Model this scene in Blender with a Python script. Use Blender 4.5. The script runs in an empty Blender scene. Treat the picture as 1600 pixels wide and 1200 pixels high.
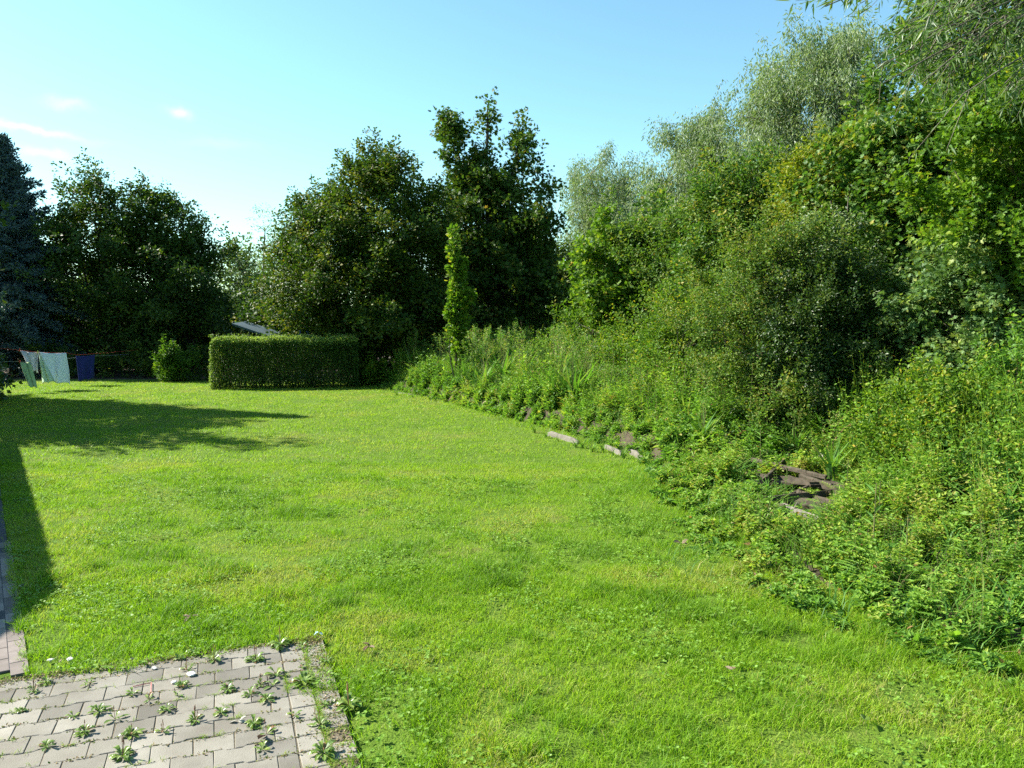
import bpy, math, random
import numpy as np
from mathutils import Vector
C = bpy.context.scene
COL = C.collection
R = math.radians

# ------------------------------------------------------------------ camera
F = 1245.0; H = 2.28; TH = math.atan(110 / F)
cam = bpy.data.cameras.new('camera'); cam.sensor_width = 36; cam.lens = 36 * F / 1600
cam.clip_end = 2000; cam.clip_start = 0.05
co = bpy.data.objects.new('camera', cam); COL.objects.link(co)
co.location = (0, 0, H); co.rotation_euler = (R(90) - TH, 0, 0)
C.camera = co

# ------------------------------------------------------------------ sun + sky
EL = R(37); SX, SY = 0.958, -0.287          # travel direction of the light on the ground
sund = bpy.data.lights.new('sun', 'SUN'); sund.energy = 5.0; sund.angle = R(0.53); sund.color = (1, 0.955, 0.86)
so = bpy.data.objects.new('sun', sund); COL.objects.link(so)
so.rotation_euler = Vector((SX * math.cos(EL), SY * math.cos(EL), -math.sin(EL))).to_track_quat('-Z', 'Y').to_euler()
w = bpy.data.worlds.new('World'); C.world = w; w.use_nodes = True
nt = w.node_tree; nt.nodes.clear()
sky = nt.nodes.new('ShaderNodeTexSky'); sky.sky_type = 'NISHITA'; sky.sun_disc = False
sky.sun_elevation = EL; sky.sun_rotation = math.atan2(-SX, -SY)
sky.air_density = 1.0; sky.dust_density = 0.35; sky.ozone_density = 0.6; sky.altitude = 0
bg = nt.nodes.new('ShaderNodeBackground'); bg.inputs['Strength'].default_value = 0.075
wo = nt.nodes.new('ShaderNodeOutputWorld')
# a few thin clouds low in the sky to the left, as directions on the sky
tc = nt.nodes.new('ShaderNodeTexCoord')
def vmath(op, a, b=None):
    n = nt.nodes.new('ShaderNodeVectorMath'); n.operation = op
    nt.links.new(a, n.inputs[0])
    if b is not None:
        if hasattr(b, 'is_output'): nt.links.new(b, n.inputs[1])
        else: n.inputs[1].default_value = b
    return n
def fmath(op, a, b=None, clamp=False):
    n = nt.nodes.new('ShaderNodeMath'); n.operation = op; n.use_clamp = clamp
    for i, v in enumerate((a, b)):
        if v is None: continue
        if hasattr(v, 'is_output'): nt.links.new(v, n.inputs[i])
        else: n.inputs[i].default_value = v
    return n.outputs[0]
nz = nt.nodes.new('ShaderNodeTexNoise'); nz.inputs['Scale'].default_value = 38; nz.inputs['Detail'].default_value = 5
nt.links.new(tc.outputs['Generated'], nz.inputs['Vector'])
wob = vmath('SUBTRACT', nz.outputs['Color'], (0.5, 0.5, 0.5))
wsc = vmath('SCALE', wob.outputs[0]); wsc.inputs['Scale'].default_value = 0.022
wdir = vmath('ADD', tc.outputs['Generated'], wsc.outputs[0])
tot = None
def skydir(px, py):
    dx = (px - 800) / F; dy = -(py - 600) / F
    v = Vector((dx, math.cos(TH) + dy * math.sin(TH), -math.sin(TH) + dy * math.cos(TH)))
    return v.normalized()
for (px, py, ra, rb, ang, st) in [(278, 176, 17, 9, 10, .75), (100, 161, 30, 9, 2, .4), (45, 200, 75, 6, 7, .65), (72, 239, 45, 7, 2, .45), (345, 225, 60, 10, 0, .12)]:
    d = skydir(px, py)
    e1 = Vector((0, 0, 1)).cross(d).normalized() * -1; e2 = d.cross(e1).normalized()
    if e2.z < 0: e2 = -e2
    ca, sa = math.cos(R(-ang)), math.sin(R(-ang))
    a1 = e1 * ca + e2 * sa; a2 = -e1 * sa + e2 * ca
    dif = vmath('SUBTRACT', wdir.outputs[0], tuple(d)).outputs[0]
    u = vmath('DOT_PRODUCT', dif, tuple(a1 * (F / ra * 1.45))).outputs['Value']
    v_ = vmath('DOT_PRODUCT', dif, tuple(a2 * (F / rb * 1.5))).outputs['Value']
    r2 = fmath('ADD', fmath('MULTIPLY', u, u), fmath('MULTIPLY', v_, v_))
    m = fmath('MULTIPLY', fmath('EXPONENT', fmath('MULTIPLY', r2, -0.8)), st * .75)
    tot = m if tot is None else fmath('ADD', tot, m)
tot = fmath('MINIMUM', tot, 0.8)
mixc = nt.nodes.new('ShaderNodeMix'); mixc.data_type = 'RGBA'
tint = nt.nodes.new('ShaderNodeVectorMath'); tint.operation = 'MULTIPLY'; tint.inputs[1].default_value = (.79, 1.09, 1.05); nt.links.new(sky.outputs[0], tint.inputs[0])
nt.links.new(tot, mixc.inputs[0]); nt.links.new(tint.outputs[0], mixc.inputs[6]); mixc.inputs[7].default_value = (6.4, 8.0, 8.8, 1)
nt.links.new(mixc.outputs[2], bg.inputs['Color']); nt.links.new(bg.outputs[0], wo.inputs[0])
C.view_settings.view_transform = 'Standard'; C.view_settings.look = 'None'
C.view_settings.exposure = 1.65; C.view_settings.gamma = 1
C.render.engine = 'CYCLES'
cy = C.cycles
cy.max_bounces = 7; cy.diffuse_bounces = 4; cy.glossy_bounces = 2; cy.transmission_bounces = 4; cy.transparent_max_bounces = 4
cy.caustics_reflective = False; cy.caustics_refractive = False
cy.use_adaptive_sampling = True; cy.adaptive_threshold = 0.02
cy.use_denoising = False

# ------------------------------------------------------------------ helpers
def ray(px, py):
    dx = (px - 800) / F; dy = -(py - 600) / F
    return np.array((dx, math.cos(TH) + dy * math.sin(TH), -math.sin(TH) + dy * math.cos(TH)))
def gnd(px, py, z=0.0):
    r = ray(px, py); t = (z - H) / r[2]; return (r[0] * t, r[1] * t)
def at(px, py, Y):
    r = ray(px, py); t = Y / r[1]; return np.array((r[0] * t, Y, H + r[2] * t))
def tag(o, label=None, cat=None, group=None, kind=None):
    if label: o['label'] = label
    if cat: o['category'] = cat
    if group: o['group'] = group
    if kind: o['kind'] = kind
    return o
def empty(name, loc, rz=0):
    o = bpy.data.objects.new(name, None); COL.objects.link(o)
    o.location = loc; o.rotation_euler = (0, 0, rz); o.empty_display_size = 0.1
    return o
def mesh_np(name, V, loops, sizes, mats, tone=None, matidx=None, smooth=False):
    me = bpy.data.meshes.new(name)
    V = np.ascontiguousarray(V, dtype=np.float32); loops = np.ascontiguousarray(loops, dtype=np.int32)
    sizes = np.asarray(sizes, dtype=np.int32)
    me.vertices.add(len(V)); me.vertices.foreach_set('co', V.ravel())
    me.loops.add(len(loops)); me.loops.foreach_set('vertex_index', loops)
    me.polygons.add(len(sizes))
    st = np.zeros(len(sizes), dtype=np.int32); st[1:] = np.cumsum(sizes)[:-1]
    me.polygons.foreach_set('loop_start', st)
    if tone is not None:
        a = me.attributes.new('tone', 'FLOAT', 'FACE'); a.data.foreach_set('value', np.asarray(tone, dtype=np.float32))
    for m in (mats if isinstance(mats, (list, tuple)) else [mats]): me.materials.append(m)
    if matidx is not None: me.polygons.foreach_set('material_index', np.asarray(matidx, dtype=np.int32))
    me.update(calc_edges=True)
    me.polygons.foreach_set('use_smooth', np.full(len(sizes), bool(smooth)))
    return me
def link(name, me, parent=None, loc=None):
    o = bpy.data.objects.new(name, me); COL.objects.link(o)
    if parent is not None: o.parent = parent
    if loc is not None: o.location = loc
    return o
class MB:
    """collects polygons"""
    def __init__(s): s.v = []; s.f = []; s.t = []; s.n = 0
    def add(s, V, Fs, tone=0.5):
        b = s.n; s.v.append(np.asarray(V, dtype=float).reshape(-1, 3)); s.n += len(s.v[-1])
        for f in Fs: s.f.append([i + b for i in f]); s.t.append(tone)
    def box(s, c, d, rz=0, tone=0.5, jit=0):
        x, y, z = [k / 2 for k in d]
        V = np.array([(sx * x, sy * y, sz * z) for sz in (-1, 1) for sy in (-1, 1) for sx in (-1, 1)])
        if jit: V = V + np.random.default_rng(int(abs(c[0]) * 1000 + abs(c[1]) * 100)).normal(0, jit, V.shape)
        ca, sa = math.cos(rz), math.sin(rz)
        V = np.stack([V[:, 0] * ca - V[:, 1] * sa, V[:, 0] * sa + V[:, 1] * ca, V[:, 2]], 1) + np.array(c)
        s.add(V, [(0, 2, 3, 1), (4, 5, 7, 6), (0, 1, 5, 4), (2, 6, 7, 3), (0, 4, 6, 2), (1, 3, 7, 5)], tone)
    def tube(s, pts, rad, k=6, tone=0.5, cap=True):
        pts = np.asarray(pts, dtype=float); n = len(pts)
        rad = np.broadcast_to(rad, (n,))
        tg = np.gradient(pts, axis=0); tg /= np.linalg.norm(tg, axis=1)[:, None] + 1e-9
        ref = np.array((0.31, 0.17, 0.93)) if abs(tg[0][2]) < .8 else np.array((.93, .3, .1))
        a = np.cross(tg, ref); a /= np.linalg.norm(a, axis=1)[:, None] + 1e-9
        b = np.cross(tg, a)
        ang = np.arange(k) * 2 * math.pi / k
        V = pts[:, None, :] + rad[:, None, None] * (np.cos(ang)[None, :, None] * a[:, None, :] + np.sin(ang)[None, :, None] * b[:, None, :])
        Fs = []
        for i in range(n - 1):
            for j in range(k):
                Fs.append((i * k + j, i * k + (j + 1) % k, (i + 1) * k + (j + 1) % k, (i + 1) * k + j))
        if cap: Fs.append(tuple(range(k))[::-1]); Fs.append(tuple(range((n - 1) * k, n * k)))
        s.add(V.reshape(-1, 3), Fs, tone)
    def mesh(s, name, mat, smooth=False, off=None):
        V = np.concatenate(s.v) if s.v else np.zeros((0, 3))
        if off is not None: V = V - np.array(off)
        return mesh_np(name, V, np.array([i for f in s.f for i in f]), [len(f) for f in s.f], mat, s.t, smooth=smooth)
    def build(s, name, mat, parent=None, smooth=False, off=None, loc=None):
        return link(name, s.mesh(name, mat, smooth, off), parent, loc)
_tab = np.random.default_rng(5).random((256, 256))
def vnoise(x, y):
    xi = np.floor(x).astype(int); yi = np.floor(y).astype(int); fx = x - xi; fy = y - yi
    fx = fx * fx * (3 - 2 * fx); fy = fy * fy * (3 - 2 * fy)
    g = lambda i, j: _tab[i & 255, j & 255]
    return (g(xi, yi) * (1 - fx) + g(xi + 1, yi) * fx) * (1 - fy) + (g(xi, yi + 1) * (1 - fx) + g(xi + 1, yi + 1) * fx) * fy
def fbm(x, y, o=4):
    s = 0; a = .5; t = 0
    for i in range(o):
        s = s + a * vnoise(x * 2 ** i + 17.3 * i, y * 2 ** i + 9.1 * i); t += a; a *= .55
    return s / t
def sst(x, a, b):
    t = np.clip((x - a) / (b - a), 0, 1); return t * t * (3 - 2 * t)
def norm(v): return v / (np.linalg.norm(v, axis=-1, keepdims=True) + 1e-9)

# ------------------------------------------------------------------ materials
def newmat(name):
    m = bpy.data.materials.new(name); m.use_nodes = True; t = m.node_tree; t.nodes.clear()
    out = t.nodes.new('ShaderNodeOutputMaterial'); return m, t, out
def ramp(t, fac, stops):
    r = t.nodes.new('ShaderNodeValToRGB'); e = r.color_ramp.elements
    while len(e) < len(stops): e.new(0.5)
    for i, (p, c) in enumerate(stops): e[i].position = p; e[i].color = (*c, 1)
    t.links.new(fac, r.inputs[0]); return r.outputs[0]
def leafmat(name, stops, trans=0.4, rough=0.45, spec=0.35, back=None, tgain=(1.25, 1.3, .6)):
    m, t, out = newmat(name)
    at_ = t.nodes.new('ShaderNodeAttribute'); at_.attribute_name = 'tone'
    col = ramp(t, at_.outputs['Fac'], stops)
    if back:
        g = t.nodes.new('ShaderNodeNewGeometry'); mx = t.nodes.new('ShaderNodeMix'); mx.data_type = 'RGBA'
        t.links.new(g.outputs['Backfacing'], mx.inputs[0]); t.links.new(col, mx.inputs[6]); mx.inputs[7].default_value = (*back, 1)
        bcol = mx.outputs[2]
    else: bcol = col
    p = t.nodes.new('ShaderNodeBsdfPrincipled'); p.inputs['Roughness'].default_value = rough
    p.inputs['Specular IOR Level'].default_value = spec
    t.links.new(bcol, p.inputs['Base Color'])
    tr = t.nodes.new('ShaderNodeBsdfTranslucent')
    mu = t.nodes.new('ShaderNodeMix'); mu.data_type = 'RGBA'; mu.blend_type = 'MULTIPLY'; mu.inputs[0].default_value = 1
    t.links.new(col, mu.inputs[6]); mu.inputs[7].default_value = (*tgain, 1)
    t.links.new(mu.outputs[2], tr.inputs['Color'])
    ms = t.nodes.new('ShaderNodeMixShader'); ms.inputs[0].default_value = trans
    t.links.new(p.outputs[0], ms.inputs[1]); t.links.new(tr.outputs[0], ms.inputs[2]); t.links.new(ms.outputs[0], out.inputs[0])
    return m
def solid(name, c1, c2, scale=8, rough=0.8, bump=0.3, bscale=None, tone=False, spec=0.3, stretch=None, detail=6):
    m, t, out = newmat(name)
    tcn = t.nodes.new('ShaderNodeTexCoord'); src = tcn.outputs['Object']
    if stretch:
        mp = t.nodes.new('ShaderNodeMapping'); mp.inputs['Scale'].default_value = stretch; t.links.new(src, mp.inputs[0]); src = mp.outputs[0]
    n = t.nodes.new('ShaderNodeTexNoise'); n.inputs['Scale'].default_value = scale; n.inputs['Detail'].default_value = detail; n.inputs['Roughness'].default_value = .65
    t.links.new(src, n.inputs['Vector'])
    col = ramp(t, n.outputs[0], [(.3, c1), (.7, c2)])
    if tone:
        a = t.nodes.new('ShaderNodeAttribute'); a.attribute_name = 'tone'
        mm = t.nodes.new('ShaderNodeMapRange'); mm.inputs[3].default_value = 0.66; mm.inputs[4].default_value = 1.3
        t.links.new(a.outputs['Fac'], mm.inputs[0])
        mu = t.nodes.new('ShaderNodeVectorMath'); mu.operation = 'SCALE'
        t.links.new(col, mu.inputs[0]); t.links.new(mm.outputs[0], mu.inputs['Scale']); col = mu.outputs[0]
    p = t.nodes.new('ShaderNodeBsdfPrincipled'); p.inputs['Roughness'].default_value = rough; p.inputs['Specular IOR Level'].default_value = spec
    t.links.new(col, p.inputs['Base Color'])
    if bump:
        n2 = t.nodes.new('ShaderNodeTexNoise'); n2.inputs['Scale'].default_value = bscale or scale * 6; n2.inputs['Detail'].default_value = 5
        t.links.new(src, n2.inputs['Vector'])
        b = t.nodes.new('ShaderNodeBump'); b.inputs['Strength'].default_value = bump; b.inputs['Distance'].default_value = 0.01
        t.links.new(n2.outputs[0], b.inputs['Height']); t.links.new(b.outputs[0], p.inputs['Normal'])
    t.links.new(p.outputs[0], out.inputs[0]); return m

M = {}
M['grass'] = leafmat('grass', [(0, (0.0848, 0.1785, 0.014)), (0.35, (0.159, 0.2992, 0.016)), (0.65, (0.2332, 0.3675, 0.02)), (0.88, (0.2968, 0.378, 0.045)), (1, (0.318, 0.294, 0.12))], .46, .52, .22)
M['clover'] = leafmat('clover', [(0, (.1, .2, .02)), (.6, (.16, .29, .03)), (1, (.24, .36, .08))], .35, .52, .22)
M['weed'] = leafmat('weed', [(0, (0.0423, 0.108, 0.0189)), (0.4, (0.1028, 0.222, 0.0294)), (0.7, (0.1874, 0.324, 0.0399)), (0.88, (0.3023, 0.372, 0.0525)), (0.95, (0.266, 0.228, 0.063)), (1, (0.2297, 0.144, 0.0525))], .45, .52, .22)
M['longgrass'] = leafmat('longgrass', [(0, (0.05, 0.138, 0.03)), (0.5, (0.11, 0.2415, 0.03)), (0.8, (0.24, 0.3105, 0.07)), (1, (0.42, 0.345, 0.16))], .4, .52, .22)
M['hornbeam'] = leafmat('hornbeam', [(0, (.024, .058, .009)), (.5, (.055, .105, .012)), (.85, (.12, .155, .018)), (1, (.2, .15, .02))], .33, .52, .22)
M['maple'] = leafmat('maple', [(0, (.028, .065, .01)), (.5, (.055, .11, .014)), (.85, (.1, .14, .02)), (1, (.22, .15, .03))], .35, .52, .22)
M['leftmaple'] = leafmat('leftmaple', [(0, (.028, .06, .012)), (.6, (.06, .11, .015)), (1, (.16, .18, .025))], .33, .52, .22)
M['willow'] = leafmat('willow', [(0, (0.0805, 0.138, 0.0473)), (0.6, (0.161, 0.23, 0.084)), (1, (0.2645, 0.322, 0.1155))], .36, .5, .3, back=(.26, .31, .2))
M['nearwillow'] = leafmat('nearwillow', [(0, (.05, .11, .02)), (.6, (.1, .18, .03)), (1, (.22, .27, .05))], .4, .45, .35, back=(.15, .21, .1))
M['brightleaf'] = leafmat('brightleaf', [(0, (0.0585, 0.132, 0.0132)), (0.5, (0.1105, 0.21, 0.0176)), (0.85, (0.208, 0.276, 0.022)), (1, (0.39, 0.288, 0.033))], .42, .52, .22)
M['yellowleaf'] = leafmat('yellowleaf', [(0, (.09, .14, .012)), (.6, (.17, .22, .016)), (1, (.32, .28, .03))], .42, .52, .22)
M['smallleaf'] = leafmat('smallleaf', [(0, (0.0495, 0.1026, 0.018)), (0.5, (0.0935, 0.1767, 0.024)), (0.85, (0.165, 0.228, 0.03)), (1, (0.264, 0.2052, 0.05))], .36, .52, .22)
M['darkmaple'] = leafmat('darkmaple', [(0, (0.045, 0.1105, 0.0176)), (0.5, (0.0825, 0.169, 0.0242)), (0.85, (0.18, 0.234, 0.033)), (1, (0.36, 0.26, 0.044))], .35, .52, .22)
M['privet'] = leafmat('privet', [(0, (0.0244, 0.0562, 0.0126)), (0.5, (0.0439, 0.0936, 0.0162)), (1, (0.117, 0.1591, 0.027))], .32, .45, .4)
M['bluegreen'] = leafmat('bluegreen', [(0, (0.075, 0.143, 0.045)), (0.6, (0.12, 0.208, 0.06)), (1, (0.255, 0.286, 0.06))], .33, .52, .22)
M['spruce'] = leafmat('spruce', [(0, (.035, .07, .075)), (.6, (.08, .13, .14)), (1, (.15, .21, .22))], .12, .5, .3)
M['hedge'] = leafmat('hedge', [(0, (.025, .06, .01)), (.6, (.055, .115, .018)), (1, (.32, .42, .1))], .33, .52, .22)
M['farleaf'] = leafmat('farleaf', [(0, (.07, .12, .05)), (.6, (.11, .17, .06)), (1, (.18, .22, .08))], .35, .52, .22)
M['plantain'] = leafmat('plantain', [(0, (.07, .13, .02)), (.6, (.15, .23, .04)), (.9, (.25, .31, .07)), (1, (.22, .12, .05))], .3, .35, .5)
M['deadleaf'] = leafmat('deadleaf', [(0, (.06, .03, .018)), (.5, (.12, .075, .045)), (1, (.24, .18, .12))], .15, .6, .2)
M['bark'] = solid('bark', (.03, .024, .018), (.085, .07, .05), 5, .9, .8, 20, stretch=(1, 1, .3))
M['palebark'] = solid('palebark', (.06, .055, .04), (.16, .14, .1), 5, .9, .8, 20, stretch=(1, 1, .3))
M['stem'] = solid('stem', (.09, .1, .03), (.2, .17, .07), 12, .7, .2)
M['hedgestem'] = solid('hedgestem', (.03, .026, .012), (.09, .075, .03), 12, .8, .3)
M['redstem'] = solid('redstem', (.12, .05, .03), (.25, .13, .07), 12, .7, .2)
M['concrete'] = solid('concrete', (.14, .125, .1), (.23, .215, .18), 2.2, .9, .3, 160, tone=True)
M['brick'] = solid('brick', (.15, .125, .11), (.22, .185, .165), 8, .9, .15, 160, tone=True)
M['asphalt'] = solid('asphalt', (.035, .035, .04), (.075, .075, .08), 30, .85, .6, 120)
M['joint'] = solid('joint', (.08, .065, .045), (.15, .125, .08), 9, .95, .8, 50)
M['board'] = solid('board', (.065, .057, .045), (.22, .2, .165), 9, .85, .6, 30, stretch=(.4, 1, 1))
M['log'] = solid('log', (.022, .017, .01), (.085, .068, .045), 14, .9, .5, 60)
M['logpale'] = solid('logpale', (.06, .052, .038), (.22, .2, .16), 14, .85, .4, 70)
M['soil'] = solid('soil', (.025, .018, .012), (.085, .065, .04), 6, .95, 1.0, 30)
M['render'] = solid('render', (.5, .46, .4), (.6, .56, .5), 3, .9, .2, 60)
M['rooftile'] = solid('rooftile', (.14, .05, .035), (.22, .09, .06), 6, .8, .3, 30)
M['stone'] = solid('stone', (.4, .38, .34), (.7, .68, .63), 14, .85, .5, 60)

# ground material: soil with turf colour by noise
def groundmat():
    m, t, out = newmat('ground')
    tcn = t.nodes.new('ShaderNodeTexCoord')
    n = t.nodes.new('ShaderNodeTexNoise'); n.inputs['Scale'].default_value = .9; n.inputs['Detail'].default_value = 8; n.inputs['Roughness'].default_value = .7
    t.links.new(tcn.outputs['Object'], n.inputs['Vector'])
    col = ramp(t, n.outputs[0], [(.3, (.06, .11, .012)), (.55, (.09, .15, .016)), (.72, (.13, .13, .035)), (.85, (.13, .1, .055))])
    p = t.nodes.new('ShaderNodeBsdfPrincipled'); p.inputs['Roughness'].default_value = .95; p.inputs['Specular IOR Level'].default_value = .1
    t.links.new(col, p.inputs['Base Color'])
    n2 = t.nodes.new('ShaderNodeTexNoise'); n2.inputs['Scale'].default_value = 60; n2.inputs['Detail'].default_value = 4
    t.links.new(tcn.outputs['Object'], n2.inputs['Vector'])
    b = t.nodes.new('ShaderNodeBump'); b.inputs['Strength'].default_value = .9; b.inputs['Distance'].default_value = .02
    t.links.new(n2.outputs[0], b.inputs['Height']); t.links.new(b.outputs[0], p.inputs['Normal'])
    t.links.new(p.outputs[0], out.inputs[0]); return m
M['ground'] = groundmat()

# ------------------------------------------------------------------ terrain
# border between mown lawn and the overgrown bank, from near right to far
BORD = np.array([(4.6, 2.2), (3.7, 3.7), (3.16, 4.73), (2.64, 5.3), (2.1, 6.3), (1.95, 7.3), (1.9, 8.3), (2.0, 10.0), (2.17, 12.5), (1.0, 15.6), (-1.2, 19.6), (-3.34, 23.6), (-4.1, 25.2), (-4.6, 27.5), (-5, 40)])
def bdist(x, y):
    """signed distance to the border, positive on the bank side"""
    x = np.asarray(x, float); y = np.asarray(y, float)
    best = np.full(x.shape, 1e9); sg = np.ones(x.shape)
    for (ax, ay), (bx, by) in zip(BORD[:-1], BORD[1:]):
        dx, dy = bx - ax, by - ay
        t = np.clip(((x - ax) * dx + (y - ay) * dy) / (dx * dx + dy * dy), 0, 1)
        d = np.hypot(x - ax - t * dx, y - ay - t * dy)
        s = np.where((x - ax) * dy - (y - ay) * dx > 0, 1, -1)
        m = d < best; best = np.where(m, d, best); sg = np.where(m, s, sg)
    return best * sg
def terrain(x, y):
    x = np.asarray(x, float); y = np.asarray(y, float)
    d = bdist(x, y); wall = sst(y, 10.6, 12.2)
    up = wall * .28 * sst(d, .02, .22) + (.07 + .05 * wall) * np.clip(d - .2, 0, 9)
    up = up * (y < 60)
    return up + .03 * (fbm(x * .45, y * .45, 3) - .5) + np.where(d > 0, .12 * (fbm(x * 1.1, y * 1.1, 3) - .5) * np.clip(d, 0, 1), 0)
def axis(lo, hi, step, far):
    a = np.arange(lo, hi + 1e-6, step); o = np.geomspace(step * 2, far, 14)
    return np.concatenate([lo - o[::-1], a, hi + o])
gx = axis(-14, 10, .16, 500); gy = axis(2, 30, .16, 500)
X, Y = np.meshgrid(gx, gy); Z = terrain(X, Y)
PU = np.array((math.cos(R(20)), math.sin(R(20)))); PV = np.array((-PU[1], PU[0]))
PC = np.array(gnd(505, 998))                  # paving corner (top right)
def pavcoord(x, y):
    return (x - PC[0]) * PU[0] + (y - PC[1]) * PU[1], (x - PC[0]) * PV[0] + (y - PC[1]) * PV[1]
HD = np.array((-.555, .832)); HN = np.array((.832, .555))     # house wall direction and its lawn-side normal
HP = np.array((-3.66, 6.34))                                   # tip of the house shadow
def pathcoord(x, y):   # distance beyond the path's lawn edge
    ex, ey = -4.25, 6.6
    return (x - ex) * HN[0] + (y - ey) * HN[1]
pu, pv = pavcoord(X, Y)
sink = (pu < .0) & (pv < -.04) & (Y < 12)
Z = np.where(sink & (pu > -8) & (pv > -6), -0.03, Z)
nxn, nyn = len(gx), len(gy)
V = np.stack([X, Y, Z], -1).reshape(-1, 3)
ii = (np.arange(nyn - 1)[:, None] * nxn + np.arange(nxn - 1)[None, :]).ravel()
Q = np.stack([ii, ii + 1, ii + 1 + nxn, ii + nxn], 1)
qc = V[Q].mean(1); bd = bdist(qc[:, 0], qc[:, 1]); mi = ((bd > np.where(qc[:, 1] > 10.4, .04, .6)) & (qc[:, 1] < 45) & (qc[:, 1] > 0)).astype(int) | ((qc[:, 1] > 27.6) & (qc[:, 1] < 60)).astype(int)
g = link('ground', mesh_np('ground', V, Q.ravel(), np.full(len(Q), 4), [M['ground'], M['soil']], matidx=mi, smooth=True)); tag(g, kind='structure')

# ------------------------------------------------------------------ paving blocks
rng = np.random.default_rng(2)
bed = MB(); L0, W0 = -7.0, -6.0
def P3(u, v, z): p = PC + PU * u + PV * v; return (p[0], p[1], z)
bed.add([P3(-7, -6, .0165), P3(-.01, -6, .0165), P3(-.02, -.02, .0165), P3(-7, .02, .0165)], [(0, 1, 2, 3)])
b_ = bed.build('paving_bed', M['joint']); tag(b_, kind='structure')
pav = MB()
LB, HB, GAP, IND = .205, .163, .0022, .016
def block(cu, cv, lb, hb, ind, tone):
    # double-T outline, long axis along u; upper and lower sides run in and out at mid length
    hx, hy = lb / 2 - GAP, hb / 2 - GAP
    i = ind
    pts = [(-hx, -hy - i/2), (-hx * .55, -hy - i/2), (-hx * .38, -hy + i/2), (hx * .38, -hy + i/2), (hx * .55, -hy - i/2), (hx, -hy - i/2),
           (hx, hy + i/2), (hx * .55, hy + i/2), (hx * .38, hy - i/2), (-hx * .38, hy - i/2), (-hx * .55, hy + i/2), (-hx, hy + i/2)]
    pts = np.array(pts) + rng.normal(0, .0012, (12, 2))
    tz = rng.normal(0, .0012); ax, ay = rng.normal(0, .006, 2)
    inner = pts * np.array((1 - .006 / lb, 1 - .008 / hb))
    a = rng.normal(0, .012); ca, sa = math.cos(a), math.sin(a)
    def ring(p, z):
        q = np.stack([p[:, 0] * ca - p[:, 1] * sa, p[:, 0] * sa + p[:, 1] * ca], 1)
        return [P3(cu + x, cv + y, z + tz + x * ax + y * ay) for x, y in q]
    Vv = ring(pts, .0) + ring(pts, .018) + ring(inner, .021)
    n = 12; Fs = [tuple(range(2 * n, 3 * n))]
    for r_ in (0, 1):
        for k in range(n): Fs.append((r_ * n + k, r_ * n + (k + 1) % n, (r_ + 1) * n + (k + 1) % n, (r_ + 1) * n + k))
    pav.add(Vv, Fs, tone)
rowsn = 34
for r_ in range(rowsn):
    cv = -.10 - r_ * HB
    off = (r_ % 2) * LB / 2
    uend = -.30
    for k in range(30):
        cu = uend - LB / 2 - off - k * LB
        if k == 0 and r_ % 2: block(uend - LB / 4, cv, LB / 2, HB, 0, rng.random())
        if rng.random() < .003: continue
        block(cu, cv, LB, HB, IND, np.clip(rng.normal(.5, .25), 0, 1))
    for c in range(2):          # straight border courses at the lawn side
        if c == 1 and rng.random() < .06: continue
        block(uend + .075 + c * .145, cv + (.03 if c else 0), .142, HB, 0, np.clip(rng.normal(.6, .25), 0, 1))
po = pav.build('paving', M['concrete']); tag(po, kind='structure')
# house-side path: brick strip, asphalt
pb = MB(); 
E0 = np.array((-4.25, 6.6))
def H3(s, n, z): p = E0 + HD * s - HN * n; return (p[0], p[1], z)
pb.add([H3(1.4, 0, .012), H3(14, .0, .012), H3(14, 2.6, .012), H3(1.4, 2.6, .012)], [(0, 3, 2, 1)])
pb.add([H3(-2, 0, .0185), H3(1.4, 0, .0185), H3(1.4, 2.2, .0185), H3(-2, 2.2, .0185)], [(0, 3, 2, 1)])
o = pb.build('path', M['asphalt']); tag(o, kind='structure')
bp = MB()
for i in range(-9, 16):
    for j in range(18):
        s, n = i * .205 + (j % 2) * .1 - .15, j * .105 + .02
        if s > 1.36: continue
        u0, v0 = pavcoord(*H3(s, n, 0)[:2])
        if u0 > -2.1 + .0 and v0 < .02: continue
        if v0 < -.05: continue
        c = H3(s, n, .006 + rng.normal(0, .001)); bp.box((c[0], c[1], c[2]), (.1995, .1, .028), math.atan2(HD[1], HD[0]), np.clip(rng.normal(.5, .3), 0, 1))
o = bp.build('brick_path', M['brick']); tag(o, kind='structure')

def on_hard(x, y):
    u, v = pavcoord(x, y)
    a = (u < -.1 + .24 * (fbm(x * 3, y * 3, 2) - .5) * 2) & (v < -.05 + .17 * (fbm(x * 2.3 + 5, y * 2.3, 2) - .5) * 2)
    d = pathcoord(x, y) + .14 * (fbm(x * 1.7, y * 1.7, 2) - .5)
    return a | ((d < 0) & (y < 19))

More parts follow.
